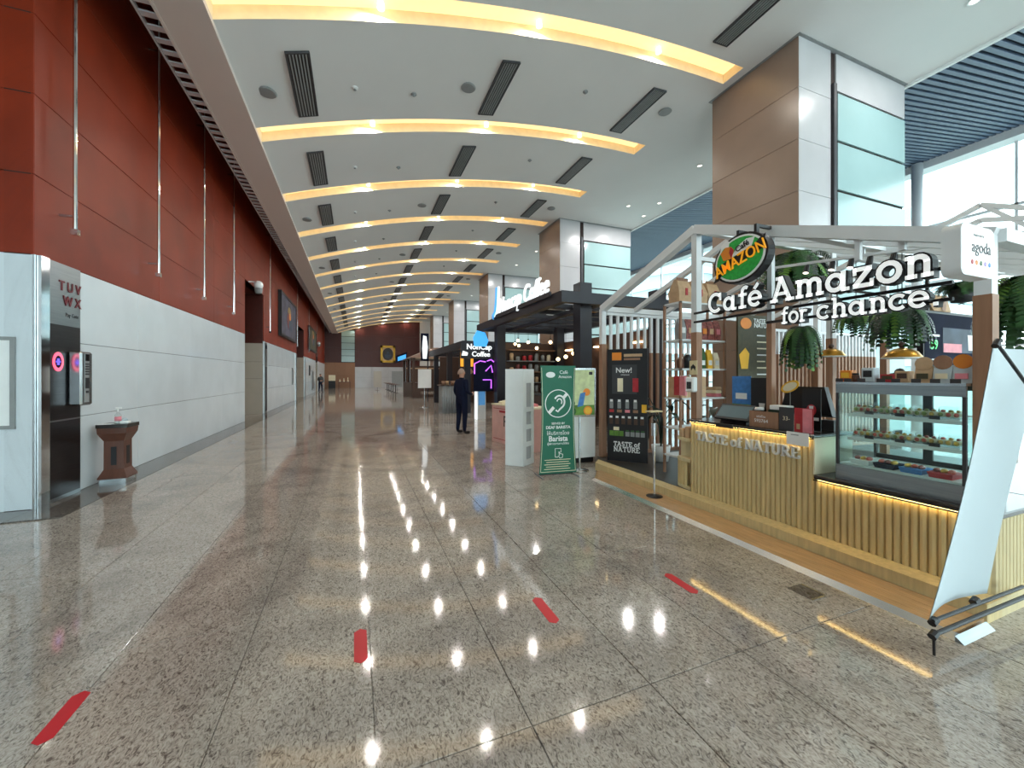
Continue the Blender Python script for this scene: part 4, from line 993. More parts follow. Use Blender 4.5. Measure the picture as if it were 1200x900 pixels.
rr, uu = (-EY * .955 + EZ * .30).normalized(), (EZ * .955 + EY * .30).normalized()
part('lettering', MB().text('AMAZON', V((LX - .015, lc.y, lc.z)) + rr * .005 + uu * (-.075), rr, uu, .17, .012, bold=.002, squeeze=.82), 'logo_orange', t)
part('small_lettering', MB().text('Café', V((LX - .013, lc.y, lc.z)) + rr * .075 + uu * .07, rr, uu, .085, .006, bold=.01), 'black', t)
for y in (.06, -.14): part('bracket', MB().box(3.79, 3.83, lc.y + y - .015, lc.y + y + .015, lc.z + .20, lc.z + .29).box(3.79, 4.012, lc.y + y - .015, lc.y + y + .015, lc.z + .29, lc.z + .32), 'black', t)
# agoda box
t = thing('sponsor_light_box', 'white rounded light box reading agoda at the kiosk corner', 'sign', (3.62, 1.3, 2.17))
def rrect(w, h, r, n=6):
    o = []
    for cxx, cyy, a0 in ((w / 2 - r, h / 2 - r, 0), (-w / 2 + r, h / 2 - r, 90), (-w / 2 + r, -h / 2 + r, 180), (w / 2 - r, -h / 2 + r, 270)):
        o += [(cxx + r * math.cos(math.radians(a0 + 90 * i / n)), cyy + r * math.sin(math.radians(a0 + 90 * i / n))) for i in range(n + 1)]
    return o
ac = V((3.665, 1.25, 2.335))
part('body', MB().prism(rrect(.42, .32, .05), ac, EX, EZ, EY, .09), 'frame_white', t)
part('face', MB().prism(rrect(.40, .30, .045), ac, EX, EZ, -EY, .004), 'sign_white', t)
part('lettering', MB().text('agoda', ac + V((.03, -.004, -.01)), EX, EZ, .105, .003), 'dark_grey', t)
part('small_lettering', MB().text('supported by', ac + V((.0, -.004, .09)), EX, EZ, .026, .002), 'grey', t)
for k, m in enumerate(('red', 'orange', 'leaf', 'ring_violet', 'blue')): part('dot', MB().prism([(.013 * math.cos(q * .6283), .016 * math.sin(q * .6283)) for q in range(10)], ac + V((-.085 + .055 * k, -.004, -.075)), EX, EZ, -EY, .003), m, t)
part('bracket', MB().box(3.85, 3.976, 1.30, 1.335, 2.32, 2.36), 'frame_white', t)
# ferns
fern(gX(930, 322, 5.85), .46, .45, 'big light green hanging fern behind the letters Amazon', 95, .8, 3, 3.0)
fern(gX(938, 384, 5.6), .24, .58, 'dark drooping hanging fern below the word for', 85, .25, 4, 3.0)
fern(gX(1052, 365, 5.0), .26, .42, 'hanging fern behind the letters of chance', 75, .4, 5, 2.75)
fern(gX(1003, 365, 5.3), .22, .33, 'small hanging fern behind the middle of the sign', 40, .3, 6, 2.9)
fern(gX(1207, 335, 4.75), .30, .55, 'large hanging fern right of the timber-wrapped corner post', 90, .45, 7, 2.5)
fern(gX(1128, 340, 6.2), .26, .16, 'spreading fern above the menu screens', 40, .5, 8, 2.7)
# track spotlights
t0 = thing('light_track', 'thin white lighting track under the kiosk roof', 'track', (4.9, 2.9, 2.9)); part('bar', MB().beam((5.1, 3.9, 2.995), (5.1, 1.40, 2.71), .03), 'frame_white', t0)
for y, z0, z1 in ((YA, 3.006, 3.024), (2.58, 2.860, 2.914)): part('hanger', MB().box(5.09, 5.11, y - .01, y + .01, z0, z1), 'frame_white', t0)
for k, px_ in enumerate((946, 976, 998, 1020, 1048)):
    p = gX(px_, 300, 5.1); z = 2.71 + (p.y - 1.4) * .114
    t = thing('track_spotlight', 'black track spotlight under the kiosk roof, %s from the left' % ORD[k], 'spotlight', (5.1, p.y, z - .12), 'track spotlights')
    part('head', MB().cyl((5.1, p.y, z - .03), (5.07, p.y, z - .12), .026, .032, 12), 'black', t); part('clip', MB().box(5.085, 5.115, p.y - .02, p.y + .02, z - .06, z - .020), 'black', t)
    part('lens', MB().cyl((5.07, p.y, z - .12), (5.069, p.y, z - .124), .028, .028, 12), 'spot', t)
# pendant dome lamps
for k, (px_, py_) in enumerate(((974, 418), (1057, 420))):
    p = gX(px_, py_, (6.3, 5.6)[k]); t = thing('dome_pendant', 'brass dome pendant lamp with ball finial, ' + ('left one below the hanging fern', 'right one above the display case')[k], 'lamp', p, 'brass pendant lamps')
    part('shade', MB().lathe([(.17, 0), (.165, .015), (.13, .07), (.07, .105), (.02, .12), (.02, .10), (.06, .095), (.12, .062), (.155, .01)], p, 22), 'gold', t, True)
    part('finial', MB().ball(p + V((0, 0, .15)), .035, 10), 'brown_dark', t, True); part('cord', MB().cyl(p + V((0, 0, .18)), (p.x, p.y, ZB + (p.y - YB) * .36), .005, .005, 6), 'black', t)
    part('rim', MB().lathe([(.172, -.004), (.176, .008), (.168, .010)], p, 22), 'white', t)
# menu screens
a, c = gY(1082, 363, 2.62), gY(1152, 432, 2.62)
t = thing('menu_screen', 'dark menu screen showing cups and a green 59 above the display case', 'screen', ((a.x + c.x) / 2, 2.62, c.z))
part('case', MB().box(a.x, c.x, 2.62, 2.68, c.z, a.z), 'black', t)
wd, hh = c.x - a.x, a.z - c.z
part('display', MB().box(a.x + .03, c.x - .03, 2.616, 2.62, c.z + .03, a.z - .03), 'navy', t)
part('picture', MB().box(a.x + wd * .29, c.x - wd * .06, 2.612, 2.616, c.z + hh * .28, c.z + hh * .72), 'portrait', t)
part('cup_print', MB().prism([(-.05, 0), (.05, 0), (.07, .2), (-.07, .2)], (a.x + wd * .75, 2.612, c.z + hh * .33), EX, EZ, -EY, .003), 'white', t); part('flower_print', MB().box(a.x + wd * .3, a.x + wd * .6, 2.609, 2.612, c.z + hh * .28, c.z + hh * .44), 'pink', t)
part('number', MB().text('59', (a.x + wd * .16, 2.616, c.z + hh * .33), EX, EZ, .17, .003), 'screen_green', t)
part('caption', MB().box(a.x + wd * .08, a.x + wd * .24, 2.612, 2.616, c.z + hh * .55, c.z + hh * .59), 'white', t)
for k in range(4): part('caption_mark', MB().box(a.x + wd * (.12 + .2 * k), a.x + wd * (.19 + .2 * k), 2.612, 2.616, c.z + hh * .14, c.z + hh * .16), 'white', t)
for x in (a.x + .15, c.x - .15): part('hanger', MB().box(x - .015, x + .015, 2.63, 2.66, a.z, ZB + (2.64 - YB) * .36), 'black', t)
# paper bag on the screen
t = thing('paper_bag', 'crumpled kraft paper bag lying on top of the menu screen', 'bag', (a.x + .35, 2.65, a.z))
q = V((a.x + .42, 2.66, a.z + .002)); part('bag', MB().hull([q + V(v) for v in ((-.2, -.05, 0), (.2, -.05, 0), (-.2, .08, 0), (.2, .08, 0), (-.22, 0, .12), (-.05, .02, .22), (.2, 0, .16), (.1, -.04, .2))]), 'kraft', t); part('fold', MB().hull([q + V(v) for v in ((-.05, -.06, .02), (.02, -.065, .0), (.12, -.05, .19), (.06, -.05, .21), (.05, -.03, .1))]), 'wood_post', t)
# olive menu board
a, c = gY(865, 368, 4.05), gY(908, 470, 4.05); wd, hh = c.x - a.x, a.z - c.z
t = thing('menu_board', 'olive brown menu board headed TASTE OF NATURE inside the kiosk', 'menu board', ((a.x + c.x) / 2, 4.05, ZP))
part('board', MB().box(a.x, c.x, 4.05, 4.08, c.z, a.z), 'olive', t); part('stand', MB().box(a.x + .1, c.x - .1, 4.055, 4.075, ZP, c.z), 'wood_post', t)
part('badge', MB().prism([(.11 * math.cos(q * .3142), .08 * math.sin(q * .3142)) for q in range(20)], (a.x + wd * .2, 4.05, a.z - hh * .10), EX, EZ, -EY, .006), 'orange', t)
part('heading', MB().text('TASTE OF', (a.x + wd * .66, 4.05, a.z - hh * .085), EX, EZ, .085, .003, bold=.02).text('NATURE', (a.x + wd * .66, 4.05, a.z - hh * .14), EX, EZ, .095, .003, bold=.02), 'white', t)
for k in range(9): part('menu_line', MB().box(a.x + wd * .5, a.x + wd * (.72 + .06 * (k % 4)), 4.047, 4.05, a.z - hh * (.24 + .075 * k), a.z - hh * (.225 + .075 * k)), 'cream' if k % 3 else 'white', t)
part('drink_print', MB().prism([(-.06, 0), (.07, 0), (.1, .22), (.02, .3), (-.1, .2)], (a.x + wd * .16, 4.05, c.z + hh * .38), EX, EZ, -EY, .003), 'yellow', t); part('drink_print', MB().prism([(-.06, 0), (.06, 0), (.08, .2), (-.08, .2)], (a.x + wd * .16, 4.05, c.z + hh * .12), EX, EZ, -EY, .003), 'leaf_light', t)
# shelf unit with goods
x0, x1, ys, yd = 4.26, 5.14, 4.32, 4.66
t = thing('goods_shelf', 'white open goods shelf behind the gable post', 'shelf', (4.6, 4.5, ZP))
SZ = (1.23, 1.65, 2.065, 2.60)
for z in SZ + (.80, .40): part('shelf', MB().box(x0, x1, ys, yd, z - .025, z), 'frame_white', t)
for x in (x0, x1 - .03):
    for y in (ys, yd - .03): part('upright', MB().box(x, x + .03, y, y + .03, ZP, 2.60), 'wood_post', t)
rnd = random.Random(5)
for k in range(3):
    x = x0 + .16 + .28 * k; z = SZ[3] + .002
    t = thing('kraft_sack', 'full kraft coffee sack on the top shelf, %s from the left' % ORD[k], 'sack', (x, 4.5, z), 'kraft sacks on the top shelf')
    part('sack', MB().hull([(x + a, 4.48 + b_, z + c_) for a, b_, c_ in ((-.12, -.1, 0), (.12, -.1, 0), (-.12, .1, 0), (.12, .1, 0), (-.135, -.11, .15), (.135, -.11, .15), (-.135, .11, .15), (.135, .11, .15), (-.1, -.03, .34), (.1, -.03, .34), (-.1, .03, .34), (.1, .03, .34))]), 'kraft', t)
    part('fold', MB().box(x - .1, x + .1, 4.44, 4.46, z + .30, z + .36), 'wood_post', t); part('tie', MB().box(x - .02, x + .02, 4.36, 4.37, z + .1, z + .2), 'red', t)
for k in range(6):
    x = x0 + .10 + .135 * k; z = SZ[2] + .002; w2_ = .062
    t = thing('snack_bag', '%s snack bag on the second shelf, %s from the left' % (('silver', 'brown red')[k > 0], ORD[k]), 'snack bag', (x, 4.42, z), 'snack bags on the shelf')
    part('bag', MB().hull([(x + a, 4.42 + b_, z + c_) for a, b_, c_ in ((-w2_, -.04, 0), (w2_, -.04, 0), (-w2_, .04, 0), (w2_, .04, 0), (-w2_, -.05, .15), (w2_, -.05, .15), (-w2_, .05, .15), (w2_, .05, .15), (-w2_, 0, .30), (w2_, 0, .30))]), ('grey', 'snack')[k > 0], t)
    part('label_print', MB().box(x - .035, x + .035, 4.362, 4.367, z + .09, z + .17), ('white', 'kraft', 'red', 'orange', 'kraft', 'pink')[k], t)
for k, (m, hh, lb) in enumerate((('wood_dark', .14, 'dark jar'), ('black', .20, 'black thermos flask'), ('blue', .24, 'pale blue paper cup stack'), ('leaf', .30, 'green tea pouch'), ('yellow', .28, 'yellow lemon drink pouch'), ('cream', .24, 'cream coffee pouch'))):
    x = x0 + .09 + .135 * k; z = SZ[1] + .002; t = thing('shelf_pack', lb + ' on the middle kiosk shelf', 'pack', (x, 4.42, z))
    if k < 3: part('body', MB().lathe([(.001, 0), (.045, 0), (.05, hh * .8), (.035, hh)], (x, 4.42, z), 14), m, t, True); part('lid', MB().cyl((x, 4.42, z + hh), (x, 4.42, z + hh + .02), .036, .036, 14), 'white', t)
    else: part('pouch', MB().hull([(x + a, 4.42 + b_, z + c_) for a in (-.05, .05) for b_, c_ in ((-.04, 0), (.04, 0), (-.035, hh * .6), (.035, hh * .6), (0, hh))]), m, t); part('print', MB().box(x - .03, x + .03, 4.377, 4.382, z + .05, z + .12), 'white', t)
for k in range(4):
    x = x0 + .155 + .25 * (k % 2); z = SZ[0] + .002 + .152 * (k // 2)
    t = thing('carton', 'kraft carton on the lower kiosk shelf, %s row %s' % (('bottom', 'upper')[k // 2], ('left', 'right')[k % 2]), 'box', (x, 4.45, z), 'cartons on the lower shelf')
    part('box', MB().cham(x - .12, x + .12, 4.36, 4.60, z, z + .15, .004), 'kraft', t); part('tape', MB().box(x - .012, x + .012, 4.356, 4.36, z, z + .15), 'wood_pale', t)
for k in range(3): solo('folded_cloth', MB().cham(x0 + .72 - .0, x0 + .84, 4.36, 4.55, SZ[0] + .002 + .05 * k, SZ[0] + .048 + .05 * k, .01), ('pink', 'cream', 'kraft')[k], '%s folded cloth beside the cartons' % ('pink', 'cream', 'kraft')[k], 'cloth')
# sign plates and dispenser on the gable post
t = thing('pictogram_plate', 'small white plate with dark pictogram on the gable post', 'sign', (PX - .06, YA, 1.58))
part('plate', MB().box(PX - .055, PX - .047, YA - .06, YA + .06, 1.56, 1.74), 'wood_pale', t); part('pictogram', MB().prism([(-.03, 0), (-.04, .05), (0, .085), (.04, .05), (.03, 0), (.01, .03), (-.01, .03)], (PX - .055, YA, 1.61), -EY, EZ, -EX, .002), 'black', t)
t = thing('thermometer_unit', 'white wall thermometer unit with dark screen on the gable post', 'device', (PX - .1, YA, 1.35))
part('body', MB().cham(PX - .13, PX - .047, YA - .07, YA + .06, 1.34, 1.53, .015), 'white_gloss', t); part('screen', MB().box(PX - .134, PX - .13, YA - .04, YA + .03, 1.38, 1.47), 'black_gloss', t)
t = thing('red_bag', 'red and pink merchandise bag hanging left of the gable post', 'bag', (PX + .1, 4.2, 1.2))
for k, m in enumerate(('red', 'pink')): part('panel', MB().hull([(PX + .02 + a, 4.12 + .10 * (1 - k) + b_, 1.28 + c_) for a in (0, .04) for b_, c_ in ((-.05, 0), (.05, 0), (-.045, .26), (.045, .26))]), m, t)
part('hook', MB().cyl((PX + .04, 4.17, 1.54), (PX + .04, YA + .04, 1.56), .006, .006, 6), 'steel', t)
# black drinks board
A_, B_ = V((3.98, 5.66, ZP)), V((4.40, 5.16, ZP)); rr = (B_ - A_).normalized(); L = (B_ - A_).length; nn = rr.cross(EZ)
t = thing('drinks_board', 'tall black poster board of bottled drinks with TASTE of NATURE lettering', 'poster board', (A_ + B_) / 2)
part('board', MB().ob(A_ - nn * .04, rr, EZ, nn, L, 1.87, .04), 'black', t)
def bp(nm, x, z, w, h, m, d=.003): return part(nm, MB().ob(A_ + rr * (L * x) + EZ * (1.87 * z) + nn * .001, rr, EZ, nn, L * w, 1.87 * h, d), m, t)
bp('badge', .12, .90, .24, .07, 'orange'); bp('badge_title', .42, .93, .45, .025, 'kraft'); bp('badge_title', .42, .90, .40, .018, 'wood_post')
bp('slate_panel', .12, .60, .62, .26, 'dark_grey'); part('heading', MB().text('New!', A_ + rr * L * .42 + EZ * 1.87 * .79 + nn * .004, rr, EZ, .12, .002, bold=.02), 'white', t)
bp('caption', .34, .765, .22, .010, 'white')
for k in range(2): bp('cup_print', .26 + .38 * k, .62, .14, .12, ('cream', 'red')[k], .006)
for k in range(4): bp('bottle_print', .06 + .2 * k, .47, .09, .065, 'grey', .006); bp('bottle_cap', .07 + .2 * k, .53, .07, .02, 'white', .007); bp('red_tag', .05 + .2 * k, .435, .12, .025, ('red', 'wood_post', 'pink', 'wood_post')[k], .007)
bp('yellow_tag', .86, .44, .12, .07, 'yellow', .006)
for k in range(6): bp('bottle_print', .05 + .155 * k, .33, .09, .055, 'brown_dark', .006); bp('bottle_cap', .06 + .155 * k, .385, .07, .018, 'white', .007)
for k in range(3): bp('jar_print', .06 + .12 * k, .225, .11, .045, 'leaf_light', .006)
bp('jar_print', .16, .275, .14, .03, 'cream', .006)
for k in range(4): bp('jar_print', .46 + .125 * k, .225, .10, .04, 'grey', .006); bp('jar_lid', .47 + .125 * k, .268, .08, .012, 'leaf', .007)
slab(t, 'TASTE of', A_ + rr * L * .16 + EZ * 1.87 * .135 + nn * .003, rr, EZ, .075, .2, 0, .004, 0, 'white', fit=L * .66)
slab(t, 'NATURE', A_ + rr * L * .16 + EZ * 1.87 * .085 + nn * .003, rr, EZ, .085, .2, 0, .004, 0, 'white', fit=L * .66)
leafy((4.78, 5.28, ZP), 1.0, 12, 'broad-leaved plant in a white pot beside the black drinks board', seed=4)
leafy((5.72, 5.0, ZP), .75, 10, 'second broad-leaved plant in a white pot nearer the counter', seed=9)
leafy((4.5, 5.0, ZP), .30, 5, 'small low plant in a kraft pot before the drinks board', seed=12, potm='kraft') if False else None
# hand sanitiser stand
p = V((3.50, 3.98, .032)); t = thing('sanitizer_stand', 'slim chrome stand with sanitiser dispenser on the wooden step', 'stand', p)
part('foot', MB().lathe([(.001, 0), (.10, 0), (.10, .006), (.02, .015)], p, 20), 'black', t, True); part('pole', MB().cyl(p + V((0, 0, .01)), p + V((0, 0, .78)), .013, .013, 10), 'chrome', t)
part('holder', MB().cyl(p + V((0, 0, .76)), p + V((0, 0, .92)), .035, .035, 14), 'steel', t); part('bottle', MB().lathe([(.028, .9), (.03, .98), (.012, 1.02)], p, 12), 'plastic', t, True); part('pump', MB().box(p.x - .05, p.x + .015, p.y - .012, p.y + .012, p.z + 1.03, p.z + 1.05).cyl(p + V((0, 0, 1.0)), p + V((0, 0, 1.05)), .006, .006, 6), 'black', t)
part('tray', MB().box(p.x - .10, p.x + .09, p.y - .05, p.y + .05, p.z + 1.06, p.z + 1.075), 'wood_pale', t)

# ================================================================ BANNER SEEN FROM BEHIND
bl, br = V((2.98, 1.185, .20)), V((3.70, 1.205, .20)); tl, tr = V((2.98, .965, 1.71)), V((3.70, .985, 1.71))
tl = gX(1164, 406, 3.02); tr = V((tl.x + .72, tl.y + .02, tl.z))
bl = gX(1089, 728, 2.98); br = V((bl.x + .72, bl.y + .02, bl.z))
t = thing('banner_stand', 'white banner on a black cross-pole stand seen from behind at the right edge', 'banner', (3.3, 1.1, 0))
b = MB(); N = 12
def bpnt(i, j):
    s_, v_ = i / N, j / N; p = (bl.lerp(br, s_)).lerp(tl.lerp(tr, s_), v_)
    return p + EX * (.05 * math.sin(math.pi * v_) * (1 - 2 * s_)) + EY * (.05 * math.sin(math.pi * s_))
b.add([bpnt(i, j) for i in range(N + 1) for j in range(N + 1)] + [bpnt(i, j) + EY * .003 for i in range(N + 1) for j in range(N + 1)],
      [(i * (N + 1) + j, (i + 1) * (N + 1) + j, (i + 1) * (N + 1) + j + 1, i * (N + 1) + j + 1) for i in range(N) for j in range(N)] +
      [((N + 1) ** 2 + i * (N + 1) + j, (N + 1) ** 2 + i * (N + 1) + j + 1, (N + 1) ** 2 + (i + 1) * (N + 1) + j + 1, (N + 1) ** 2 + (i + 1) * (N + 1) + j) for i in range(N) for j in range(N)])
part('cloth', b, 'cloth_white', t, True)
hub = V((3.45, tl.y - .05, 1.36))
part('pole', MB().cyl(tl + V((0, -.01, .02)), hub, .008, .008, 8), 'black', t); part('pole', MB().cyl(tr + V((0, -.01, .02)), hub, .008, .008, 8), 'black', t)
f1 = bl + V((-.03, -.03, -.05))
part('base_bar', MB().cyl(f1, V((bl.x + 1.05, 1.14, .15)), .012, .012, 8), 'black', t); part('base_bar', MB().cyl(bl + V((.0, -.015, .01)), V((br.x + .25, 1.15, bl.z + .03)), .010, .010, 8), 'black', t)
part('leg', MB().cyl(hub, V((4.15, .80, .01)), .009, .009, 8), 'black', t)
for q in (f1, bl + V((.02, -.01, .0)), bl + V((.45, -.02, .03))): part('cap', MB().cyl(q - V((.02, 0, .008)), q + V((.02, 0, .008)), .02, .02, 8), 'black', t)
part('foot', MB().cyl(f1, V((f1.x + .03, f1.y + .01, .004)), .007, .007, 8), 'black', t)
part('top_clip', MB().cyl(tl + V((-.012, -.01, .0)), tl + V((.02, -.01, .03)), .015, .015, 8), 'black', t)

# ================================================================ MIDDLE DISTANCE
# white folded display board
t = thing('white_display_board', 'tall white folded cardboard display with cut-outs', 'display', (2.7, 6.3, 0))
a, c, e = V((2.42, 6.43, 0)), V((2.66, 6.20, 0)), V((2.96, 6.42, 0))
def panel(p, q, h, th, m, nm, par):
    r = (q - p).normalized(); n = r.cross(EZ); return part(nm, MB().ob(p, r, EZ, n, (q - p).length, h, th), m, par)
panel(a, c, 1.66, -.02, 'white', 'left_panel', t)
r = (e - c).normalized(); n = r.cross(EZ); Lp = (e - c).length
for z0, z1 in ((0, .10), (.32, .40), (.62, .70), (.92, 1.0), (1.42, 1.66)): part('right_panel_bar', MB().ob(c + EZ * z0 + r * .001, r, EZ, n, Lp, z1 - z0, -.02), 'white', t)
for f0, f1_ in ((0, .28), (.76, 1)): part('right_panel_side', MB().ob(c + r * Lp * f0 - n * .0015, r, EZ, n, Lp * (f1_ - f0), 1.65, -.017), 'white', t)
part('back_panel', MB().ob(c + r * .01 - n * .036, r, EZ, n, Lp - .02, 1.64, .012), 'marble_grey', t)  # grey backing puts the recess shade of the cut-outs into colour
# green banner
g0, g1 = V((2.61, 5.43, 0)), V((3.19, 5.37, 0)); r = (g1 - g0).normalized(); n = r.cross(EZ); Lg = .58
t = thing('green_banner', 'green vertical banner with white ear symbol and barista lettering', 'banner', (2.9, 5.4, 0))
zb, zt_ = .05, 1.70
def gp(x, z, d=0): 
    wv = 1 - .10 * math.sin(math.pi * min(1, max(0, (z - zb) / (zt_ - zb))))
    return g0 + r * (Lg / 2 + (x - .5) * Lg * wv * (1.06 - .06 * (z - zb) / (zt_ - zb))) + EZ * z + n * d
b = MB(); NX, NZ = 2, 14
for d in (0, -.004):
    o = len(b.v); b.add([gp(i / NX, zb + (zt_ - zb) * j / NZ, d) for i in range(NX + 1) for j in range(NZ + 1)], [(i * (NZ + 1) + j, (i + 1) * (NZ + 1) + j, (i + 1) * (NZ + 1) + j + 1, i * (NZ + 1) + j + 1) for i in range(NX) for j in range(NZ)])
part('cloth', b, 'green', t)
for sx_ in (.03, .97): 
    b = MB()
    for j in range(NZ): b.beam(gp(sx_, zb + .03 + (zt_ - zb - .06) * j / NZ, .002), gp(sx_, zb + .03 + (zt_ - zb - .06) * (j + 1) / NZ, .002), .006, .002)
    part('border_line', b, 'cream', t)
part('border_line', MB().beam(gp(.03, zb + .03, .002), gp(.97, zb + .03, .002), .006), 'cream', t)
P = lambda a, q, d: gp(.5, 1.12) + r * (a * .2) + EZ * (q * .2) + n * d
b = MB(); ribbon(b, arc(0, 0, 1.05, 1.05, 0, 360, 28), .07, P, .001, .004); part('ear_ring', b, 'white', t)
b = MB(); ribbon(b, arc(.1, .12, .42, .48, 150, -60, 14) + [(.12, -.45), (-.02, -.62), (-.2, -.5)], .13, P, .001, .005); ribbon(b, arc(.1, .12, .2, .24, 170, -40, 10), .09, P, .001, .005); part('ear_symbol', b, 'white', t)
b = MB(); ribbon(b, [(-.78, -.72), (-.36, -.28)], .24, P, .001, .005); part('ear_slash', b, 'white', t)
b = MB(); ribbon(b, [(.42, .42), (.74, .76)], .24, P, .001, .005); part('ear_slash', b, 'white', t)
part('logo_oval', MB().prism([(.075 * math.cos(q * .3142), .045 * math.sin(q * .3142)) for q in range(20)], gp(.28, 1.56, .001), r, EZ, n, .003), 'white', t)
part('lettering', MB().text('Café', gp(.66, 1.575, .001), r, EZ, .075, .003).text('Amazon', gp(.70, 1.51, .001), r, EZ, .065, .003), 'white', t)
part('lettering', MB().text('SERVED BY', gp(.5, .80, .001), r, EZ, .045, .003, bold=.01), 'white', t)
slab(t, 'AA', gp(.5, .74, .0), r, EZ, .0005, .1, 0, .001, 0, 'green', fit=.001) if False else None
part('lettering', MB().text('DEAF BARISTA', gp(.5, .735, .001), r, EZ, .062, .003, bold=.02), 'white', t)
part('lettering', MB().text('ให้บริการโดย', gp(.5, .64, .001), r, EZ, .075, .003), 'white', t)
part('lettering', MB().text('Barista', gp(.5, .545, .001), r, EZ, .115, .003, bold=.02), 'white', t)
part('lettering', MB().text('ผู้พิการทางการได้ยิน', gp(.5, .49, .001), r, EZ, .045, .003), 'white', t)
P = lambda a, q, d: gp(.5, .37) + r * (a * .1) + EZ * (q * .1) + n * d
b = MB(); ribbon(b, [(-.5, -.7), (-.5, .6), (.45, .6), (.45, .0)], .09, P, .001, .004); ribbon(b, [(-.5, -.7), (.0, -.7)], .09, P, .001, .004); ribbon(b, [(.1, .1), (.2, -.5), (.0, -.5), (.3, -.9), (.7, -.8), (.75, -.3), (.3, -.2), (.22, .1)], .09, P, .001, .004); part('tablet_symbol', b, 'white', t)
for k in range(5): part('text_line', MB().ob(gp(.12 + .05 * (k % 2), .255 - .035 * k, .001), r, EZ, n, Lg * (.74 - .1 * (k % 2)), .009, .002), 'cream', t)
part('foot_bar', MB().beam(g0 + V((0, 0, .02)) - n * .1, g1 + V((0, 0, .02)) - n * .1, .02), 'black', t)
for q in (g0, g1): part('foot', MB().beam(q + V((0, 0, .012)) + n * .12, q + V((0, 0, .012)) - n * .25, .02), 'grey', t)
part('pole', MB().cyl((g0 + g1) / 2 - n * .1 + EZ * .02, gp(.5, 1.69, -.02), .01, .01, 8), 'grey', t)
# poster stand
p = V((3.40, 5.60, 0)); t = thing('poster_stand', 'floor stand with framed poster of orange and kiwi drinks', 'poster stand', p)
part('base', MB().lathe([(.001, 0), (.15, 0), (.15, .012), (.02, .03)], p, 24), 'steel', t, True); part('pole', MB().cyl(p + EZ * .02, p + EZ * .9, .016, .016, 10), 'steel', t)
r = V((.985, -.17, 0)).normalized(); n = r.cross(EZ); q0 = p - r * .25 + EZ * .88 + n * .02
part('frame', MB().ob(q0, r, EZ, n, .51, .03, .02).ob(q0 + EZ * .76, r, EZ, n, .51, .03, .02).ob(q0 + EZ * .03, r, EZ, n, .02, .73, .02).ob(q0 + EZ * .03 + r * .49, r, EZ, n, .02, .73, .02), 'steel', t)
part('poster', MB().ob(q0 + EZ * .03 + r * .02, r, EZ, n, .47, .73, .008), 'poster_green', t)
part('green_print', MB().ob(q0 + EZ * .03 + r * .02 + n * .008, r, EZ, n, .47, .16, .001), 'leaf_light', t)
def disc(x, z, rad, m, d): part('fruit_print', MB().prism([(rad * math.cos(q * .3491), rad * math.sin(q * .3491)) for q in range(18)], q0 + r * x + EZ * z + n * d, r, EZ, n, .001), m, t)
for x, z, rad, m, d in ((.10, .22, .06, 'leaf', .009), (.10, .22, .035, 'cream', .010), (.12, .09, .06, 'leaf', .009), (.12, .09, .03, 'leaf_light', .010), (.38, .10, .075, 'orange', .009), (.38, .10, .055, 'yellow', .010), (.36, .40, .06, 'orange', .009)): disc(x, z, rad, m, d)
part('bottle_print', MB().prism([(-.05, 0), (.05, .02), (.09, .24), (.0, .22)], q0 + r * .25 + EZ * .16 + n * .010, r, EZ, n, .001), 'blue', t); part('badge', MB().ob(q0 + r * .40 + EZ * .68 + n * .008, r, EZ, n, .06, .05, .001), 'black', t)
part('leaf_print', MB().ob(q0 + r * .06 + EZ * .62 + n * .008, r, EZ, n, .10, .09, .001), 'leaf_light', t)
t = thing('white_side_counter', 'plain white counter with black toe kick behind the poster stand', 'counter', (3.8, 6.35, 0))
part('body', MB().cham(3.42, 4.02, 6.08, 6.6, .09, 1.05, .01), 'white', t); part('toe_kick', MB().box(3.47, 4.0, 6.12, 6.58, 0, .09), 'black', t)

# ================================================================ BLACK PERGOLA STALLS
def pergola(name, lb, x0, x1, y0, y1, zt, bh, posts, pw, nr):
    t = thing(name, lb, 'pergola', ((x0 + x1) / 2, (y0 + y1) / 2, 0))
    for x, y, top in posts: part('post', MB().box(x - pw / 2, x + pw / 2, y - pw / 2, y + pw / 2, 0, top), 'stall_black', t)
    for x in (x0, x1): part('side_beam', MB().box(x - .09, x + .09, y0 - .1, y1 + .3, zt - bh, zt), 'stall_black', t)
    for y in (y0, y1): part('end_beam', MB().box(x0 + .09, x1 - .09, y - .09, y + .09, zt - bh, zt), 'stall_black', t)
    for k in range(nr):
        y = y0 + (y1 - y0) * (k + .5) / nr; part('rafter', MB().box(x0 + .09, x1 - .09, y - .06, y + .06, zt - bh * .6, zt - .02), 'stall_black', t)
    part('purlin', MB().box(x0 + .9, x0 + 1.05, y0 + .1, y1 - .1, zt - bh, zt - bh * .62), 'stall_black', t)
    return t
t = pergola('stall_pergola', 'big black timber pergola of the second coffee stall', 4.12, 7.2, 7.45, 13.3, 3.34, .24, [(4.78, 7.75, 3.62), (4.62, 12.8, 3.62), (6.9, 7.75, 3.62), (6.9, 12.8, 3.62)], .30, 7)
for k, (y, x) in enumerate(((8.2, 5.4), (9.4, 5.9), (9.4, 4.9), (10.6, 5.5))):
    o = part('roof_panel', MB().box(x - .35, x + .35, y - .3, y + .3, 3.30, 3.315), ('white', 'kraft', 'white', 'white')[k], t)
t = thing('stall_sign', 'glowing white script sign with blue swash on the black pergola beam', 'sign', (4.1, 10, 3.35))
yn, yf = gX(648, 340, 4.12).y, gX(589, 368, 4.12).y
b = MB().text('Noncap Coffee', (4.02, yf, 3.40), -EY, EZ, .62, .05, align='LEFT', bold=.0, shear=.2, squeeze=.52)
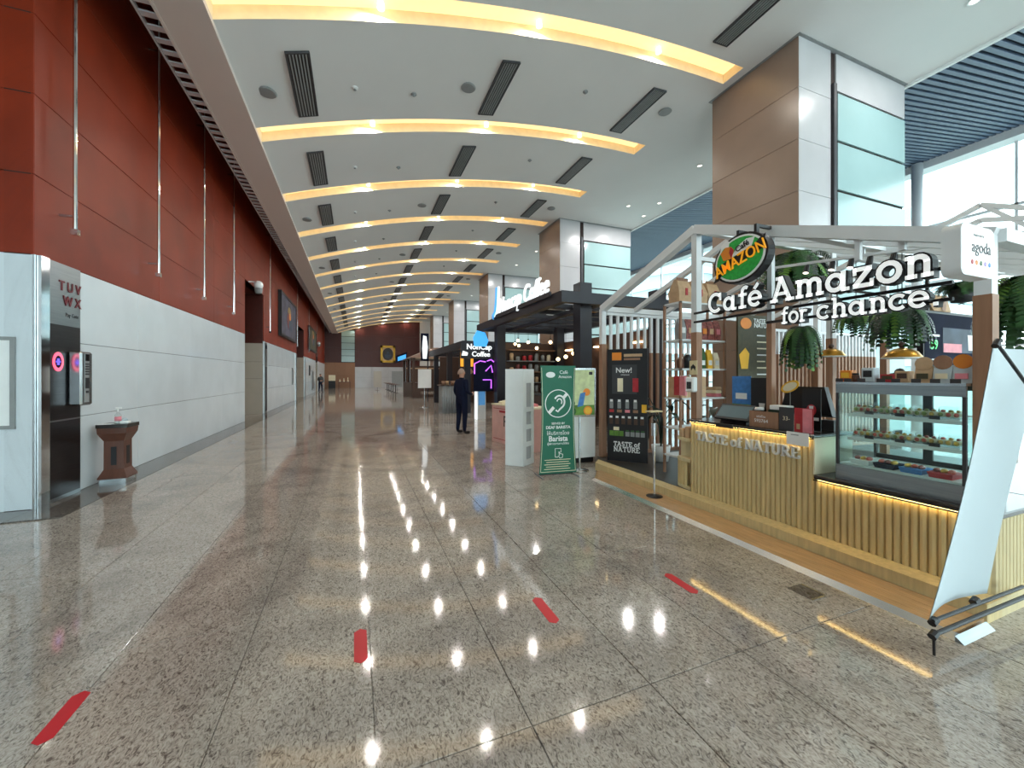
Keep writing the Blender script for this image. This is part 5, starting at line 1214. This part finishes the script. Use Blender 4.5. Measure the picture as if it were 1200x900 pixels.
xs_ = [v[1] for v in b.v]; k_ = (yf - yn) / (max(xs_) - min(xs_)); b.v = [(v[0], yf + (v[1] - yf) * k_, v[2]) for v in b.v]
part('lettering', b, 'sign_glow', t)
b = MB(); P = lambda a, q, d: V((4.02 - d, yf + .55 - a, 3.36 + q))
ribbon(b, [(.02, .0), (.25, .1), (.36, .45), (.40, .85)], .16, P, 0, .05); part('swash', b, 'sign_blue', t)
b = MB(); ribbon(b, [(.20, .0), (.42, .12), (.50, .45), (.54, .85)], .07, P, 0, .05); part('swash_edge', b, 'sign_glow', t)
part('rail', MB().box(3.985, 4.028, yn - .1, yf + .6, 3.30, 3.40), 'stall_black', t)
# stall back: shelves and dark wall
t = thing('stall_back', 'dark brown shelving wall at the back of the second stall', 'shelving', (6.6, 11, 0))
part('wall', MB().box(7.06, 7.14, 8.2, 13.1, 0, 2.75), 'brown_dark', t)
part('end_wall', MB().box(4.85, 7.05, 13.05, 13.12, 0, 2.7), 'brown_dark', t)
for k in range(5): part('shelf', MB().box(4.95, 6.72, 12.75, 13.05, .9 + .38 * k, .93 + .38 * k), ('wood_post', 'grey')[k % 2], t)
for k in range(7): part('shelf_light', MB().box(6.96, 7.06, 8.4 + .6 * k, 8.85 + .6 * k, 2.42, 2.46), 'bulb', t) if k % 3 == 0 else None
rnd = random.Random(3)
for r_ in range(4):
    for k in range(7):
        z = .932 + .38 * r_; x = 5.08 + .24 * k; hh = rnd.uniform(.14, .28); m = rnd.choice(['kraft', 'white', 'snack', 'grey', 'cream', 'red'])
        t = thing('stall_jar', '%s jar on the second stall shelf, %s row up, %s from the left' % ({'kraft': 'kraft', 'white': 'white', 'snack': 'brown', 'grey': 'grey', 'cream': 'cream', 'red': 'red'}[m], ORD[r_], ORD[k]), 'jar', (x, 12.9, z), 'jars on the second stall shelves')
        part('body', MB().lathe([(.001, 0), (.07, 0), (.075, hh * .8), (.05, hh)], (x, 12.88, z), 10), m, t, True); part('lid', MB().cyl((x, 12.88, z + hh), (x, 12.88, z + hh + .03), .055, .055, 10), 'black', t)
t = thing('bar_counter', 'dark front counter of the second stall behind the white display', 'counter', (5.2, 9.5, 0))
part('body', MB().box(4.75, 5.3, 8.1, 12.4, 0, 1.0), 'brown_dark', t); part('top', MB().box(4.70, 5.35, 8.05, 12.45, 1.0, 1.05), 'counter_top', t)
# string bulbs
BL = [(594, 405), (607, 399), (608, 405), (619, 401), (645, 401), (629, 408), (672, 414), (663, 418), (654, 421), (712, 361), (739, 362)]
for k, (x, y) in enumerate(BL):
    p = gX(x, y, 5.1) if k < 9 else gY(x, y, 7.45)
    top = 3.101
    if k >= 9: p.z = 2.98
    p.y = min(p.y, 12.6)
    t = thing('string_bulb', 'small glowing warm bulb in the dark stall, %s from the left' % ORD[k], 'bulb', p, 'hanging bulbs in the stalls')
    part('globe', MB().ball(p, .05, 10), 'bulb', t, True); part('cord', MB().cyl(p + EZ * .05, (p.x, p.y, top), .005, .005, 5), 'black', t)
    part('socket', MB().cyl(p + EZ * .04, p + EZ * .1, .02, .02, 8), 'black', t)
# kiosk screen with neon and round sign
p = gZ(563, 487, 0); t = thing('menu_totem', 'slim lit blue screen totem by the black stall', 'totem', (p.x + .1, p.y, 0))
part('body', MB().box(4.02, 4.32, 13.45, 13.75, 0, 2.15), 'white', t); part('screen', MB().box(4.05, 4.29, 13.44, 13.45, .5, 2.05), 'screen_blue', t); part('edge', MB().box(3.99, 4.02, 13.45, 13.75, 0, 2.15), 'sign_glow', t)
t = thing('round_cup_sign', 'lit sign with blue cup emblem and NonCap Coffee lettering', 'sign', (4.1, 13.9, 2.5))
q = gX(568, 394, 4.1); yq = q.y
part('emblem', MB().prism([(-.22, -.2), (.2, -.2), (.28, .0), (.16, .28), (-.12, .34), (-.26, .1)], (3.98, 13.0, 2.74), EX, EZ, -EY, .04), 'sign_blue', t)
part('lettering', MB().text('NonCap', (3.94, 13.0, 2.44), EX, EZ, .26, .03, bold=.02).text('Coffee', (4.0, 13.0, 2.2), EX, EZ, .24, .03, bold=.02), 'sign_glow', t)
part('mark', MB().prism([(-.1, 0), (.1, 0), (.12, .1), (-.05, .16)], (3.42, 13.0, 2.22), EX, EZ, -EY, .03), 'sign_glow', t)
part('panel', MB().box(3.3, 4.45, 13.0, 13.04, 2.12, 2.70), 'stall_black', t)
part('arm', MB().beam((4.4, 13.02, 2.66), (4.62, 12.95, 2.66), .04), 'stall_black', t)
t = thing('neon_sign', 'violet and pink neon outline sign under the cup sign', 'neon sign', (4.1, 13.1, 1.8))
b = MB(); P = lambda a, q, d: V((3.9 + a, 13.1 - d, 1.6 + q))
for pts in ([(-.1, 0), (-.1, .35), (.1, .45), (.3, .42)], [(.35, .45), (.5, .5), (.6, .42)], [(.3, .1), (.5, .3), (.55, .05)], [(.2, -.2), (.5, -.2), (.5, -.5)]): ribbon(b, pts, .035, P, 0, .03)
part('tube', b, 'neon', t); part('panel', MB().box(3.78, 4.5, 13.11, 13.14, 1.0, 2.15), 'navy', t)
# pink counter
a, c = V((3.03, 8.95, 0)), V((3.35, 7.25, 0))
t = thing('pink_counter', 'low pink promotion counter with dark red print', 'counter', (3.5, 8, 0))
r = (c - a).normalized(); n = r.cross(EZ); L = (c - a).length
part('body', MB().ob(a - n * .45, r, EZ, n, L, .86, .45), 'pink_pale', t); part('top', MB().ob(a - n * .47 + EZ * .86, r, EZ, n, L, .03, .49), 'cream', t)
part('side', MB().ob(a - n * .45 - r * .012, r, EZ, n, .012, .86, .45), 'wood_dark', t)
part('lettering', MB().text('Rotti', a + r * L * .5 + EZ * .40 + n * .001, r, EZ, .34, .003, bold=.015), 'brown_dark', t); part('print_band', MB().ob(a + r * L * .2 + EZ * .70 + n * .001, r, EZ, n, L * .6, .05, .002), 'red', t)
part('frame_line', MB().ob(a + r * .08 + EZ * .08 + n * .001, r, EZ, n, L - .16, .015, .002).ob(a + r * .08 + EZ * .78 + n * .001, r, EZ, n, L - .16, .015, .002), 'red', t)
for k in range(3):
    q = a + r * (.3 + .5 * k) - n * .2 + EZ * .89
    solo('bread_tray', MB().hull([q + V((x, y, z)) for x in (-.14, .14) for y in (-.1, .1) for z in (0, .05)] + [q + V((0, 0, .09))]), ('cream', 'kraft', 'pink')[k], '%s wrapped bread tray on the pink counter' % ('cream', 'kraft', 'pink')[k], 'tray')

# ================================================================ PEOPLE
def person(name, label, loc, rz, hgt, mats, arms, hair='hair_grey', bulk=1.15):
    """one continuous skinned body; joints in metres for a 1.72 m figure facing -Y"""
    k = hgt / 1.72
    J = {'pel': (0, 0, .95, .135, .10), 'waist': (0, 0, 1.08, .13, .10), 'chest': (0, -.01, 1.27, .16, .115), 'neckb': (0, .005, 1.42, .095, .075), 'neck': (0, 0, 1.49, .052, .052),
         'head': (0, -.015, 1.60, .078, .092), 'crown': (0, -.005, 1.69, .055, .07)}
    Eg = [('pel', 'waist'), ('waist', 'chest'), ('chest', 'neckb'), ('neckb', 'neck'), ('neck', 'head'), ('head', 'crown')]
    for s_, sg in (('l', 1), ('r', -1)):
        J.update({s_ + 'hip': (.10 * sg, 0, .88, .092, .095), s_ + 'knee': (.125 * sg, -.01, .50, .062, .065), s_ + 'ank': (.14 * sg, .02, .10, .048, .05), s_ + 'heel': (.14 * sg, .01, .05, .042, .045), s_ + 'toe': (.155 * sg, -.15, .035, .042, .03)})
        sh, el, wr, ha = arms[s_]
        J.update({s_ + 'sho': sh + (.062, .062), s_ + 'elb': el + (.046, .046), s_ + 'wri': wr + (.032, .03), s_ + 'han': ha + (.036, .022)})
        d = (V(ha) - V(wr)).normalized(); side = d.cross(V((1, 0, 0))).normalized()
        Eg += [('pel', s_ + 'hip'), (s_ + 'hip', s_ + 'knee'), (s_ + 'knee', s_ + 'ank'), (s_ + 'ank', s_ + 'heel'), (s_ + 'heel', s_ + 'toe'), ('chest', s_ + 'sho'), (s_ + 'sho', s_ + 'elb'), (s_ + 'elb', s_ + 'wri'), (s_ + 'wri', s_ + 'han')]
        for q in range(4):
            b0 = V(ha) + side * (.024 - .016 * q) + d * .02; ln = (.07, .08, .075, .058)[q]; b1 = b0 + d * ln * .55 + V((-.012 * sg, 0, 0)); b2 = b1 + d * ln * .45 + V((-.022 * sg, 0, 0))
            J[s_ + 'f%d' % q] = tuple(b1) + (.0095, .0095); J[s_ + 'g%d' % q] = tuple(b2) + (.008, .008); Eg += [(s_ + 'han', s_ + 'f%d' % q), (s_ + 'f%d' % q, s_ + 'g%d' % q)]
        th = V(wr) + d * .03 + side * .045; J[s_ + 'th'] = tuple(th + d * .03) + (.011, .011); J[s_ + 'tt'] = tuple(th + d * .065 + V((-.01 * sg, 0, 0))) + (.009, .009); Eg += [(s_ + 'wri', s_ + 'th'), (s_ + 'th', s_ + 'tt')]
    keys = list(J); me = bpy.data.meshes.new('sk'); me.from_pydata([V(J[q][:3]) * k for q in keys], [(keys.index(a), keys.index(b_)) for a, b_ in Eg], [])
    ob = bpy.data.objects.new('sk', me); COL.objects.link(ob); ob.modifiers.new('s', 'SKIN'); sub = ob.modifiers.new('u', 'SUBSURF'); sub.levels = 2
    for q, sv in zip(keys, me.skin_vertices[0].data): sv.radius = (J[q][3] * k * bulk, J[q][4] * k * bulk) if q[0] in 'pwc' or q[1:] in ('hip', 'knee', 'sho', 'elb') and q != 'crown' else (J[q][3] * k, J[q][4] * k); sv.use_root = (q == 'pel')
    dg = bpy.context.evaluated_depsgraph_get(); dg.update(); bm_ = bpy.data.meshes.new_from_object(ob.evaluated_get(dg)); bpy.data.objects.remove(ob)
    for m in mats: bm_.materials.append(MATS[m])          # shirt, trousers, skin, shoes
    hands = [V(J[s_ + 'han'][:3]) * k for s_ in 'lr']
    for p in bm_.polygons:
        c = p.center; z = c.z / k
        if z > 1.47: i = 2
        elif min((c - h).length for h in hands) < .115 * k: i = 2
        elif z < .09: i = 3
        elif z < .93 and abs(c.x) < .24 * k: i = 1
        else: i = 0
        p.material_index = i; p.use_smooth = True
    t = thing(name, label, 'person', loc); t.rotation_euler = (0, 0, rz)
    def add(nm, data): o = bpy.data.objects.new(nm, data); COL.objects.link(o); o.parent = t; return o
    add('body', bm_)
    hb = MB().ball(V((0, .012, 1.655)) * k, .088 * k, 14, (.92, 1.1, .98)); hb.v = [v for v in hb.v]
    hb = MB(); hc = V((0, .018, 1.63)) * k; R = .094 * k; N1, N2 = 14, 6; vs = []
    for i in range(N2 + 1):
        ph = math.pi * .5 * i / N2 * 1.05
        for j in range(N1):
            an = 2 * math.pi * j / N1; drop = .03 * (1 + math.sin(an)) * (i / N2); vs.append(hc + V((R * .9 * math.sin(ph) * math.cos(an), R * 1.06 * math.sin(ph) * math.sin(an), R * math.cos(ph) - drop)))
    hb.add(vs, [(i * N1 + j, (i + 1) * N1 + j, (i + 1) * N1 + (j + 1) % N1, i * N1 + (j + 1) % N1) for i in range(N2) for j in range(N1)]); add('hair', hb.mesh('hair', hair, True))
    add('nose', MB().hull([V(q) * k for q in ((-.012, -.105, 1.585), (.012, -.105, 1.585), (0, -.128, 1.59), (0, -.104, 1.63))]).mesh('nose', 'skin', True))
    for sg in (-1, 1):
        add('ear', MB().ball(V((.079 * sg, 0, 1.60)) * k, .024 * k, 8, (.4, .8, 1.2)).mesh('ear', 'skin', True)); add('eye', MB().ball(V((.03 * sg, -.098, 1.62)) * k, .010 * k, 8).mesh('eye', 'black', True))
    add('mouth', MB().cb(V((0, -.103, 1.553)) * k, (.04, .008, .008)).mesh('mouth', 'red'))
    add('belt', MB().lathe([(.15, .0), (.15, .035)], V((0, 0, .93)) * k, 16).mesh('belt', 'black')) if False else None
    return t
AR = {'l': ((.19, 0, 1.38), (.25, .03, 1.12), (.23, -.08, .90), (.225, -.12, .82)), 'r': ((-.19, 0, 1.38), (-.24, .02, 1.11), (-.20, -.20, 1.02), (-.15, -.27, 1.05))}
gp_ = gZ(541, 508)
g = person('person', 'guard in dark navy uniform standing before the black stall, holding a white paper', (gp_.x, gp_.y, 0), 2.0, 1.74, ('navy', 'navy', 'skin', 'black'), AR)
hp = g.matrix_basis @ (V((.225, -.13, .80)) * (1.74 / 1.72)) if False else M.Translation(V((gp_.x, gp_.y, 0))) @ M.Rotation(2.0, 4, 'Z') @ V((.225, -.135, .78))
solo('paper_roll', MB().cyl(hp + V((0, 0, -.08)), hp + V((0, 0, .09)), .022, .022, 10), 'white', 'rolled white paper in the hand of the uniformed guard', 'paper')
fp = V((-2.95, 40.5, 0))
person('person', 'small distant figure in dark clothes beside the far left wall', fp, .6, 1.70, ('black', 'navy', 'skin', 'black'),
       {'l': ((.19, 0, 1.38), (.24, .02, 1.12), (.21, -.10, .90), (.205, -.13, .82)), 'r': ((-.19, 0, 1.38), (-.25, .0, 1.12), (-.16, -.22, 1.05), (-.08, -.27, 1.08))}, 'black')

# ================================================================ FAR STALLS
t = pergola('stall_pergola', 'second black timber pergola farther down the hall', 4.1, 7.4, 15.6, 23.0, 2.95, .30, [(4.3, 15.9, 2.95), (4.3, 22.6, 2.95), (7.2, 15.9, 2.95), (7.2, 22.6, 2.95), (4.3, 19.2, 2.95)], .24, 6)
t = thing('stall_back', 'dark interior back of the farther black pergola stall', 'shelving', (6.9, 19, 0)); part('wall', MB().box(7.0, 7.06, 15.8, 22.3, 0, 2.60), 'brown_dark', t); part('end_wall', MB().box(4.45, 7.0, 22.3, 22.38, 0, 2.60), 'brown_dark', t)  # back and end walls only, no shelves
t = thing('amber_screen', 'glowing amber panel hung inside the farther black stall', 'panel', (5.2, 17, 2.1)); q = gY(545, 404, 17.2)
part('panel', MB().box(4.34, 4.94, 17.2, 17.24, 1.95, 2.58), 'lamp_orange', t); part('frame', MB().box(4.30, 4.34, 17.18, 17.26, 1.9, 2.66), 'black', t); part('frame', MB().box(4.94, 4.98, 17.18, 17.26, 1.9, 2.66), 'black', t); part('top_bar', MB().box(4.30, 4.98, 17.18, 17.26, 2.66, 2.70), 'black', t)
q = gY(530, 411, 17.6); q.x = max(q.x, 4.55); q.z = min(q.z, 2.5); t = thing('round_pendant', 'small round orange pendant lamp inside the farther black stall', 'lamp', q); part('globe', MB().ball(q, .17, 12, (.6, 1, 1.3)), 'lamp_orange', t, True); part('cord', MB().cyl(q + EZ * .15, (q.x, q.y, 2.8), .01, .01, 6), 'black', t)
t = thing('pleated_booth', 'grey pleated panel booth at the front of the farther stall', 'booth', (3.7, 16.6, 0))
for k in range(8): part('pleat', MB().cyl((3.35 + .10 * k, 16.15, 0), (3.35 + .10 * k, 16.15, 1.12), .055, .055, 8), 'grey', t, True)
part('body', MB().box(3.3, 4.1, 16.16, 16.8, 0, 1.10), 'grey', t); part('top', MB().box(3.25, 4.15, 16.08, 16.85, 1.12, 1.16), 'brown_dark', t)
for k in range(4): solo('wicker_basket', MB().lathe([(.001, 0), (.06, 0), (.09, .16), (.08, .16), (.05, .03)], (3.42 + .19 * k, 16.4 + .12 * (k % 2), 1.16), 10), ('wood_post', 'kraft')[k % 2], 'small basket on the pleated booth top, %s from the left' % ORD[k], 'basket', 'baskets on the booth', True)
for k, x in enumerate((512, 522)):
    q = gY(x, 428, 17.9); q.x = 4.75 + .55 * k; t = thing('woven_lamp', 'tilted woven funnel lamp over the farther stall, ' + ('left one', 'right one')[k], 'lamp', q, 'woven funnel lamps')
    part('shade', MB().cyl(q + V((.25, 0, -.38)), q + V((-.05, 0, .2)), .17, .05, 12), 'kraft', t, True); part('cord', MB().cyl(q + V((-.05, 0, .2)), (q.x - .05, q.y, 2.8), .01, .01, 5), 'black', t)
q = gX(503, 402, 3.95); t = thing('blade_sign', 'bright white and blue blade sign on the farther pergola', 'sign', (3.8, 23.1, 2.4))
part('panel', MB().box(3.55, 4.0, 23.3, 23.38, 2.4, 4.0), 'navy', t); part('figure', MB().prism([(-.12, .1), (.1, .1), (.16, .8), (.08, 1.4), (-.1, 1.45), (-.16, .7)], (3.78, 23.3, 2.42), EX, EZ, -EY, .02), 'sign_glow', t); part('post', MB().box(3.92, 3.98, 23.31, 23.37, 0, 4.0), 'stall_black', t)
# hip-roofed brown pavilion
t = thing('brown_pavilion', 'brown hip-roofed pavilion stall near the far end', 'pavilion', (5.2, 30, 0))
x0, x1, y0, y1 = 3.7, 7.6, 27.5, 33
part('roof', MB().hull([(x0 - .3, y0 - .3, 2.75), (x1 + .3, y0 - .3, 2.75), (x0 - .3, y1 + .3, 2.75), (x1 + .3, y1 + .3, 2.75), (x0 + 1.6, y0 + 1.8, 3.6), (x1 - 1.6, y0 + 1.8, 3.6), (x0 + 1.6, y1 - 1.8, 3.6), (x1 - 1.6, y1 - 1.8, 3.6)]), 'wood_dark', t)
for x in (x0, x1):
    for y in (y0, (y0 + y1) / 2, y1): part('post', MB().box(x - .08, x + .08, y - .08, y + .08, 0, 2.75), 'brown_dark', t)
part('counter', MB().box(x0 - .1, x0 + .5, y0 + .1, y1 - .1, 0, 1.05), 'brown_dark', t); part('back', MB().box(x1 - .2, x1 - .1, y0, y1, 0, 2.7), 'brown_dark', t)
for k in range(4): part('rail', MB().cyl((x0, y0 + .5 + 1.3 * k, 1.05), (x0, y0 + .5 + 1.3 * k, 2.75), .03, .03, 6), 'steel', t)
part('painted_eave_light', MB().box(x0 + .1, x1 - .1, y0 - .28, y0 - .24, 2.69, 2.73), 'kraft', t)  # does not glow, tan colour stands in for a strip of light
q = gX(473, 421, 3.3); t = thing('blue_light_box', 'tilted blue lit box sign before the brown pavilion', 'sign', (3.3, q.y, 2.2))
part('box', MB().hull([(3.10, 33.6, 2.55), (4.00, 33.6, 2.85), (3.10, 33.6, 3.15), (4.00, 33.6, 3.5), (3.10, 33.8, 2.55), (4.00, 33.8, 2.85), (3.10, 33.8, 3.15), (4.00, 33.8, 3.5)]), 'navy', t); part('face', MB().prism([(3.25, 2.72), (3.90, 2.95), (3.90, 3.3), (3.25, 3.05)], (0, 33.6, 0), EX, EZ, -EY, .02), 'sign_blue', t); part('arm', MB().beam((4.00, 33.7, 2.95), (3.9, 33.3, 2.72), .06), 'black', t)
for k, (x, y, m, wd, h0, h1, lb) in enumerate(((3.10, 19.2, 'white', .62, .95, 1.85, 'white notice on a slim stand in mid hall'), (2.2, 44, 'marble_beige', .8, .3, 2.0, 'beige printed roll-up near the far wall'), (4.2, 44, 'grey', 1.1, .3, 2.0, 'grey printed roll-up near the far wall'))):
    t = thing('notice_stand', lb, 'notice stand', (x, y, 0))
    part('sheet', MB().box(x - wd / 2, x + wd / 2, y - .015, y + .015, h0, h1), m, t); part('pole', MB().cyl((x, y + .03, 0), (x, y + .03, h1), .02, .02, 8), 'steel', t); part('base', MB().lathe([(.001, 0), (.25, 0), (.25, .015), (.03, .03)], (x, y + .03, 0), 16), 'steel', t, True)
for k in range(5):
    x, y = 3.3, 36 + 2.4 * k; t = thing('far_table', 'small dark cafe table far down the hall, %s from the pavilion' % ORD[k], 'table', (x, y, 0), 'far cafe tables')
    part('top', MB().lathe([(.001, .72), (.4, .72), (.4, .75), (.001, .75)], (x, y, 0), 14), 'wood_dark', t); part('stem', MB().cyl((x, y, .02), (x, y, .72), .04, .04, 8), 'black', t); part('foot', MB().lathe([(.001, 0), (.25, 0), (.25, .02), (.04, .04)], (x, y, 0), 12), 'black', t)
t = thing('far_partition', 'low dark partition with tan top band far down the hall', 'partition', (6, 42, 0)); part('panel', MB().box(4.6, 8, 40, 40.1, 0, 2.5), 'brown_dark', t); part('painted_light_band', MB().box(4.7, 7.9, 39.97, 40, 2.2, 2.3), 'kraft', t)  # top band is unlit, its light is only tan colour
